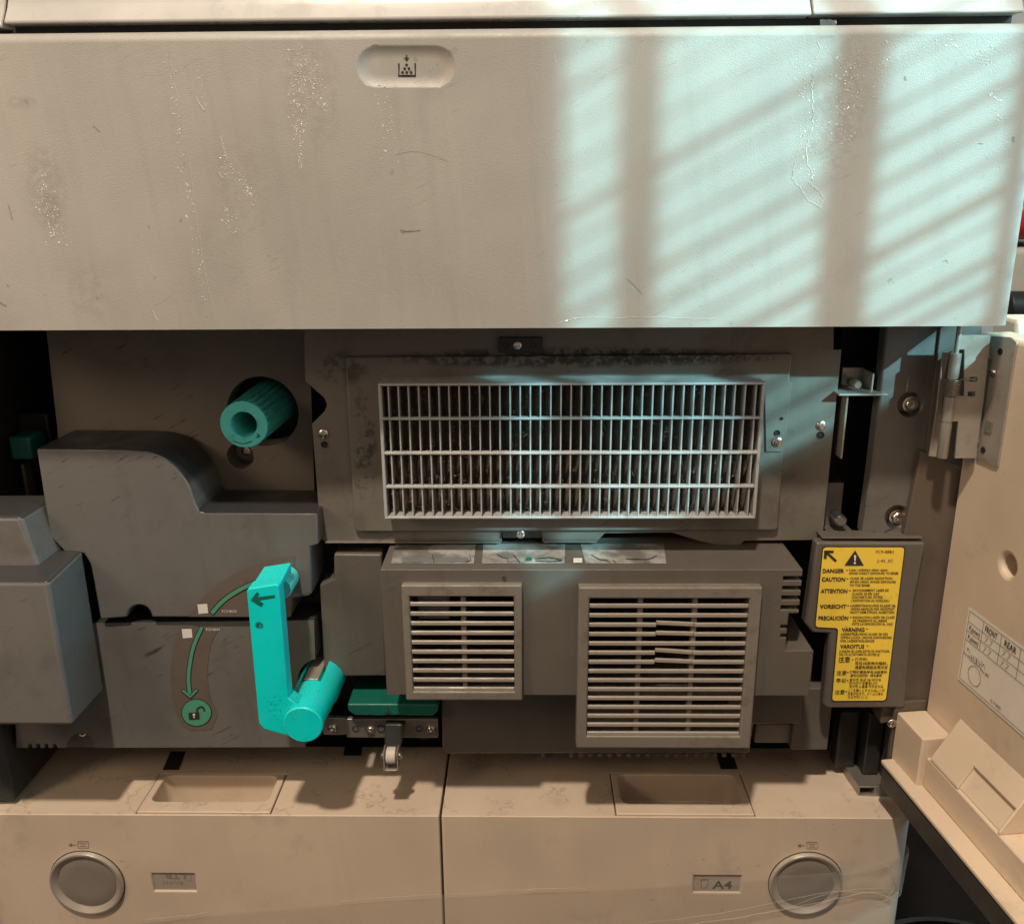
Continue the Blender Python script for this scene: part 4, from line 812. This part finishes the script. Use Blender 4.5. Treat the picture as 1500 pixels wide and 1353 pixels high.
prf = [(0.0004, -0.2705), (0.0181, -0.3008), (0.0181, -0.3029), (0.0004, -0.3029)]
q = [DW(0.0350, h, z) for h, z in prf]; e = [DW(0.1115, h, z) for h, z in prf]
dv = Vector((0, 0, 0)); nsl = (DW(0, 0.0303, 0) - DW(0, 0, 0)).normalized() * 0.86 + Vector((0, 0, 0.51))
nsl.normalize()
def slp(s, f, lift): return DW(s, 0.0004 + 0.0177 * f, -0.2705 - 0.0303 * f) + nsl * lift
ncut = MB().loft([slp(0.067, 0.50, -0.0030), slp(0.1095, 0.50, -0.0030), slp(0.1095, 1.4, -0.0030), slp(0.067, 1.4, -0.0030)], [slp(0.067, 0.50, 0.02), slp(0.1095, 0.50, 0.02), slp(0.1095, 1.4, 0.02), slp(0.067, 1.4, 0.02)])
lab(MB().loft(q, e).build('sloped_ledge', M_door, door, 0.0008, cuts=[ncut]), 'sloping ledge with a notch along the door foot')
dbox(-0.002, 0.49, 0.0003, 0.0315, -0.3300, -0.3265).build('bottom_flange', M_door, door, 0.0010)
lab(dbox(0.0, 0.49, 0.0008, 0.0312, -0.3475, -0.3303).build('gasket', M_black, door, 0.001), 'black strip along the bottom of the door')
# hinge-side flange with its screws
dbox(-0.0075, -0.0042, 0.0003, 0.024, -0.345, -0.281).build('flange', M_pillar, door, 0.0006)
screw(1307, 1059, PD(1307, 1059, 0.0245).y - 0.002, 7, door)
# sticker
sO = DW(0.0265, 0.0004, -0.2455); stw, sth = 0.20, 0.0548
MB().add([DW(0.0265, 0.0005, -0.2455), DW(0.0265 + stw, 0.0005, -0.2455), DW(0.0265 + stw, 0.0005, -0.1907), DW(0.0265, 0.0005, -0.1907)], [(0, 1, 2, 3)])
stk = MB().add([DW(0.0265, 0.0005, -0.2455), DW(0.0265 + stw, 0.0005, -0.2455), DW(0.0265 + stw, 0.0005, -0.1907), DW(0.0265, 0.0005, -0.1907)], [(0, 1, 2, 3)]).build('door_sticker', M_paper, door, smooth=False)
lab(stk, 'white ruled sticker with pencilled values')
class DPrint(Print):
    def __init__(self, lift): self.lift = lift; self.mb = MB()
    def pt(self, s, z): return DW(0.0265 + s, 0.0005 + self.lift, -0.2455 + z)
p = DPrint(0.0004); lw = 0.00032
def hl(z, s0=0.002, s1=0.198, wdt=lw): p.stroke([(s0, z), (s1, z)], wdt)
hl(0.0525); hl(0.0023); p.stroke([(0.0020, 0.0023), (0.0020, 0.0525)], lw)
for z in (0.0448, 0.0383, 0.0316): hl(z)
for s in (0.0175, 0.036, 0.0545, 0.073): p.stroke([(s, 0.0316), (s, 0.0525)], lw)
p.text('P₁(mm)', 0.0042, 0.0398, 0.0032, 0.0115, 0.01); p.text('P₂(mm)', 0.0042, 0.0332, 0.0032, 0.0115, 0.01); p.text('FRONT', 0.0198, 0.0466, 0.0042, 0.0125, 0.012); p.text('REAR', 0.0395, 0.0466, 0.0042, 0.0115, 0.012)
p.ring(0.0165, 0.0118, 0.0066, 0.00035, 40, 0.0068); p.stroke([(0.008, 0.0226), (0.0215, 0.0226)], lw); p.stroke([(0.011, 0.0195), (0.011, 0.0250)], lw); p.stroke([(0.0085, 0.0207), (0.0225, 0.0207)], lw)
for a in (0.0128, 0.0165): p.stroke([(a, 0.0205), (a + 0.0034, 0.0205), (a + 0.0034, 0.0245), (a, 0.0245), (a, 0.0205)], lw)
p.stroke([(0.0217, 0.0190), (0.0217, 0.0262)], lw)
p.text('P₁', 0.0055, 0.0250, 0.0022, 0.0030); p.text('No.6G', 0.0028, 0.0208, 0.0020, 0.0062); p.text('P₂', 0.0230, 0.0226, 0.0022, 0.0030); p.text('No.28G', 0.0224, 0.0185, 0.0020, 0.0080); p.text('FL17-8435', 0.0355, 0.0042, 0.0022, 0.0105)
p.build('ruled_print', M_ink, stk)
p = DPrint(0.0004)
for s, z in ((0.021, 0.0395), (0.021, 0.0327), (0.039, 0.0395), (0.039, 0.0327)): p.text('7.7', s, z, 0.0042, 0.008, -0.01, 0, 0.15)
p.build('pencil_note', M_pencil, stk)
# hinge
YH = 0.034
hp = [(1405, 491), (1451, 491), (1441, 585), (1429, 671), (1399, 671), (1404, 617), (1387, 617), (1390, 580), (1412, 580), (1413, 512), (1405, 512)]
sq = []
for u, v in ((1426, 555.5), (1423, 577)):
    a, b = P(u - 6, v + 3.6, YH), P(u + 6, v - 3.6, YH); sq.append(MB().box(a.x, b.x, 0.02, 0.05, a.z, b.z))
hinge = lab(plate('hinge', hp, YH, 0.0015, M_steel, door, 0.0003, cuts=sq), 'zinc steel door hinge with coil spring')
dl = [PD(u, v, 0.0014) for u, v in ((1452, 492), (1480, 494), (1489, 502), (1461, 684), (1455, 683), (1430, 672))]
MB().prism(dl, -DN * 0.0012).build('hinge_leaf', M_steel, door, 0.0003)
for u, v in ((1448, 524), (1436, 597), (1429, 647)):
    c = PD(u, v, 0.002); MB().lathe(c, [(0.0004, -0.002), (0.0016, -0.0015), (0.0016, 0.0015), (0.0004, 0.002)], 12, axis='X').build('hinge_gusset', M_steel, door)
def dscrew(u, v, rpx, me, name):
    c = PD(u, v, 0.0020); o = bpy.data.objects.new(name, me); COL.objects.link(o); r = 0.0030; o.location = c; o.scale = (r, r, r); o.rotation_euler = (0.3, 0, math.atan2(DN.y, DN.x) + math.pi / 2); o.parent = door
dscrew(1454, 547, 7, ME_screw, 'screw')
for u, v in ((1465, 515), (1440, 659)):
    c = PD(u, v, 0.0016); dcyl((c - DO).dot(DX), c.z, 0.0022, 0.0014, 0.0018, 16).build('screw_hole', M_holes, door)
c = PD(1448, 625, 0.0016); dbox((c - DO).dot(DX) - 0.003, (c - DO).dot(DX) + 0.0035, 0.0014, 0.0022, c.z - 0.004, c.z + 0.004).build('leaf_window', M_dsteel, door, 0.0003)
b0, b1 = P(1398, 518, YH), P(1384, 671, YH); bxm = (b0.x + b1.x) / 2; brr = 0.0034
bar = MB().lathe((bxm, YH + 0.001, 0), [(brr * 0.9, b1.z), (brr, b1.z + 0.0006), (brr, P(1391, 618, YH).z - 0.0004), (brr * 0.86, P(1391, 618, YH).z - 0.0003), (brr * 0.86, P(1391, 618, YH).z + 0.0003), (brr, P(1391, 618, YH).z + 0.0004), (brr, P(1391, 581, YH).z), (brr * 0.6, P(1391, 580, YH).z), (brr * 0.6, P(1391, 556, YH).z), (brr, P(1391, 555, YH).z), (brr, b0.z), (brr * 0.45, b0.z + 0.0003), (brr * 0.45, 0.001)], 24, axis='Z')
bar.build('hinge_barrel', M_steel, door)
zs0, zs1 = P(1391, 580, YH).z, P(1391, 556, YH).z; turns = 8; pts = []
for i in range(turns * 14 + 1): a = 2 * math.pi * i / 14; pts.append((bxm + 0.0047 * math.cos(a), YH + 0.001 + 0.0047 * math.sin(a), zs0 + (zs1 - zs0) * i / (turns * 14)))
e1 = P(1428, 556, YH - 0.0006); pts += [(bxm + 0.006, YH - 0.0014, zs1 + 0.0002), (e1.x, YH - 0.0006, e1.z)]
MB().tube(pts, 0.00058, 6).build('coil_spring', M_dsteel, door)
lf = [(1381, 516), (1391, 516), (1382, 560), (1380, 610), (1376, 670), (1361, 668), (1372, 600)]
lab(plate('hinge_post', lf, 0.045, 0.0016, M_steel, root, 0.0003), 'steel hinge leaf fixed to the machine')

# ================================================================== loose things: tape, background
# clear packing tape across the right drawer
top = smooth_path([(-15, 1362), (213, 1345), (510, 1318), (643, 1310), (867, 1299), (1124, 1283), (1250, 1274), (1306, 1258)], 8)
bot = smooth_path([(-15, 1420), (213, 1410), (510, 1405), (643, 1395), (867, 1375), (1100, 1340), (1250, 1309), (1304, 1318)], 8)
rows = 9; vs = []; nC = len(top)
for i in range(nC):
    f = i / (nC - 1)
    for j in range(rows):
        g = j / (rows - 1); u = top[i][0] + (bot[i][0] - top[i][0]) * g; v = top[i][1] + (bot[i][1] - top[i][1]) * g
        amp = 0.0002 + 0.0020 * max(0, (f - 0.45)) * (0.3 + g) + (0.0025 if f > 0.93 else 0) * random.random()
        vs.append(P(u, v, YF - 0.0026 - amp * (0.5 + 0.5 * math.sin(9 * g + 23 * f + 1.7 * math.sin(31 * f)) + 0.15 * random.random())))
for k in range(1, 6):                                     # round the corner to the side
    for j in range(rows):
        g = j / (rows - 1); p0 = vs[(nC - 1) * rows + j]; vs.append(Vector((XD + 0.0018 + 0.004 * math.sin(2.3 * g + k) * (0.6 if k > 1 else 0.2) + random.uniform(0, 0.0012), YF + 0.004 + 0.011 * (k - 1), p0.z + random.uniform(-0.001, 0.001) - 0.0015 * k)))
nC += 5; tp_ = MB().add(vs, [(i * rows + j, (i + 1) * rows + j, (i + 1) * rows + j + 1, i * rows + j + 1) for i in range(nC - 1) for j in range(rows - 1)])
tape = tp_.build('packing_tape', M_tape); sd = tape.modifiers.new('sub', 'SUBSURF'); sd.levels = 1; sd.render_levels = 2
tag(tape, 'wrinkled clear packing tape stuck across the paper drawers', 'tape')
for pts, wd in (([(1000, 1354), (1070, 1345), (1144, 1332), (1210, 1319), (1275, 1306), (1310, 1318)], 2.0), ([(860, 1360), (960, 1350), (1060, 1336), (1150, 1318), (1230, 1304), (1290, 1310)], 1.0), ([(500, 1319), (570, 1313), (643, 1309.5)], 0.9),
                ([(213, 1346), (262, 1341), (306, 1336)], 1.2), ([(653, 1309), (760, 1303), (867, 1299)], 0.8), ([(770, 1302), (815, 1300)], 1.6), ([(1290, 1262), (1308, 1275), (1312, 1296), (1300, 1312)], 1.4), ([(1150, 1331), (1200, 1312), (1250, 1302), (1306, 1300)], 0.9), ([(1284, 1320), (1300, 1317), (1316, 1306)], 1.4)):
    q = smooth_path(pts, 6); q = [(a + random.gauss(0, 0.4), b + random.gauss(0, 0.5)) for a, b in q]
    MB().tube([P(a, b, YF - 0.0042 if a > 1000 else YF - 0.0032) for a, b in q], pxr(wd * 0.5, 1100, 1320, YF), 8).build('crease', M_tape, tape)
q = [PC(u, v, 0.0008) for u, v in ((1202, 46), (1222, 45), (1219, 30), (1203, 31))]; r_ = [PC(u, v, 0.0003) for u, v in ((1208, 52), (1214, 62))]
tb = MB(); gridp = []
for i in range(6):
    for j in range(6):
        u = 1200 + 24 * i / 5 + random.uniform(-1, 1); v = 30 + 24 * j / 5 + random.uniform(-1, 1); gridp.append(PC(u, v, 0.0014 + random.uniform(0, 0.0008)))
tb.add(gridp, [(i * 6 + j, (i + 1) * 6 + j, (i + 1) * 6 + j + 1, i * 6 + j + 1) for i in range(5) for j in range(5)])
tag(tb.build('tape_scrap', M_tape), 'scrap of clear tape bridging the gap above the upper cover', 'tape')

# things glimpsed past the machine's right edge
rb = PPL(1505, 322, Vector((0, 0.9, 0)), Vector((0, 1, 0)))
def crate(name, u0, v0, u1, v1, Y, depth, m, bev, label, cat):
    a, b = P(u0, v1, Y), P(u1, v0, Y); return tag(MB().box(a.x, b.x, Y, Y + depth, a.z, b.z).build(name, m, None, bev, seg=4), label, cat)
crate('red_box', 1482, 290, 1640, 352, 0.75, 0.25, M_red, 0.02, 'red box glimpsed past the edge of the upper cover', 'box')
crate('side_table', 1466, 362, 1700, 434, 0.75, 0.5, M_tan, 0.008, 'tan board under the red box at the picture edge', 'table')
a = P(1490, 450, 0.62)
tag(MB().lathe((0, 0.62, a.z), [(0.010, a.x - 0.02), (0.020, a.x - 0.015), (0.020, a.x + 0.06), (0.024, a.x + 0.062), (0.024, a.x + 0.2)], 28, axis='X').build('black_roller', M_bin, None, 0.001), 'black round bar just above the open door', 'roller')
a = P(1450, 477, 0.15); b = P(1600, 468, 0.15)
lab(MB().box(P(1440, 470, 0.2).x, 0.46, 0.15, 0.185, a.z - 0.012, b.z).build('side_tray', M_door, root, 0.003), 'beige ledge on the machine side behind the door')
c = PZ(1400, 1300, -0.62)
bn = bpy.data.objects.new('waste_bin', None); COL.objects.link(bn); bn.location = (0.45, 0.16, -1.0)
tag(bn, 'black round waste bin in the dark under the door', 'bin')
for nm, prf in (('bin_body', [(0.09, 0.0), (0.095, 0.01), (0.115, 0.30), (0.112, 0.30), (0.09, 0.012)]), ('bin_rim', [(0.1155, 0.290), (0.121, 0.293), (0.121, 0.310), (0.112, 0.313), (0.110, 0.3005)])):
    o = MB().lathe((0, 0, 0), prf, 48, axis='Z', cap0=(nm == 'bin_body'), cap1=(nm == 'bin_body')).build(nm, M_bin, bn)

# ================================================================== window blind that stripes the daylight (outside the frame)
SD = Vector((0.39, 1.0, 0)).normalized(); BD = 0.85
BC = Vector((0.16, 0.012, 0.08)) - SUN * BD; BN = SD.cross(Vector((0, 0, 1))).normalized()
blind = bpy.data.objects.new('window_blind', None); COL.objects.link(blind); blind.location = (BC.x, BC.y, -1.0)
tag(blind, 'white window blind to the side of the copier that stripes the daylight', 'blind')
def toblind(p):                                          # follow the light back from a point to the plane of the blind
    p = Vector(p); d = (AIM - SUN * 5.5) - p; return p + d * ((BC - p).dot(BN) / d.dot(BN))
def bco(p): q = toblind(p) - BC; return q.dot(SD), q.z
def bw(a, z, d=0.0): return BC + SD * a + BN * d + Vector((0, 0, z))
def bbox(a0, a1, z0, z1, d0, d1): return MB().loft([bw(a0, z0, d0), bw(a1, z0, d0), bw(a1, z0, d1), bw(a0, z0, d1)], [bw(a0, z1, d0), bw(a1, z1, d0), bw(a1, z1, d1), bw(a0, z1, d1)])
INV = Matrix.Translation(-Vector(blind.location))
def bl(mb_, name): 
    o = mb_.build(name, M_blind, blind, smooth=False); o.matrix_parent_inverse = INV; return o
aL = bco(PC(788, 300))[0]; aR = bco(PC(1500, 300))[0] + 0.10
zS = bco((0.225, 0.066, -0.074))[1]; zT = zS + 0.42
bl(bbox(aL - 0.55, aL, zS - 0.35, zT + 0.3, 0, 0.02), 'jamb_panel')
bl(bbox(aL, aR + 0.04, zS - 0.35, zS, 0, 0.02), 'sill_panel')
for u0, u1 in ((902, 952), (1204, 1272), (1464, 1490)):
    a0, a1 = bco(PC(u0, 270))[0], bco(PC(u1, 270))[0]; bl(bbox(a0, a1, zS, zT + 0.3, 0.002, 0.006), 'ladder_tape')
pitch = 0.0168; k = 0; z = zS + 0.01; lx, lz = SUN.dot(BN), SUN.z
while z < zT:
    j = random.gauss(0, 0.0016); tilt = -0.0084 + random.gauss(0, 0.0016)
    th = 0.0007; d0, d1 = -0.0105, 0.0105
    dr = random.gauss(0, 0.0012)
    bl(MB().loft([bw(aL, z + j + tilt * 0.5, d0), bw(aL, z + j - tilt * 0.5, d1), bw(aL, z + j - tilt * 0.5 + th, d1), bw(aL, z + j + tilt * 0.5 + th, d0)],
                 [bw(aR + 0.03, z + j + dr + tilt * 0.5, d0), bw(aR + 0.03, z + j + dr - tilt * 0.5, d1), bw(aR + 0.03, z + j + dr - tilt * 0.5 + th, d1), bw(aR + 0.03, z + j + dr + tilt * 0.5 + th, d0)]), 'slat')
    z += pitch
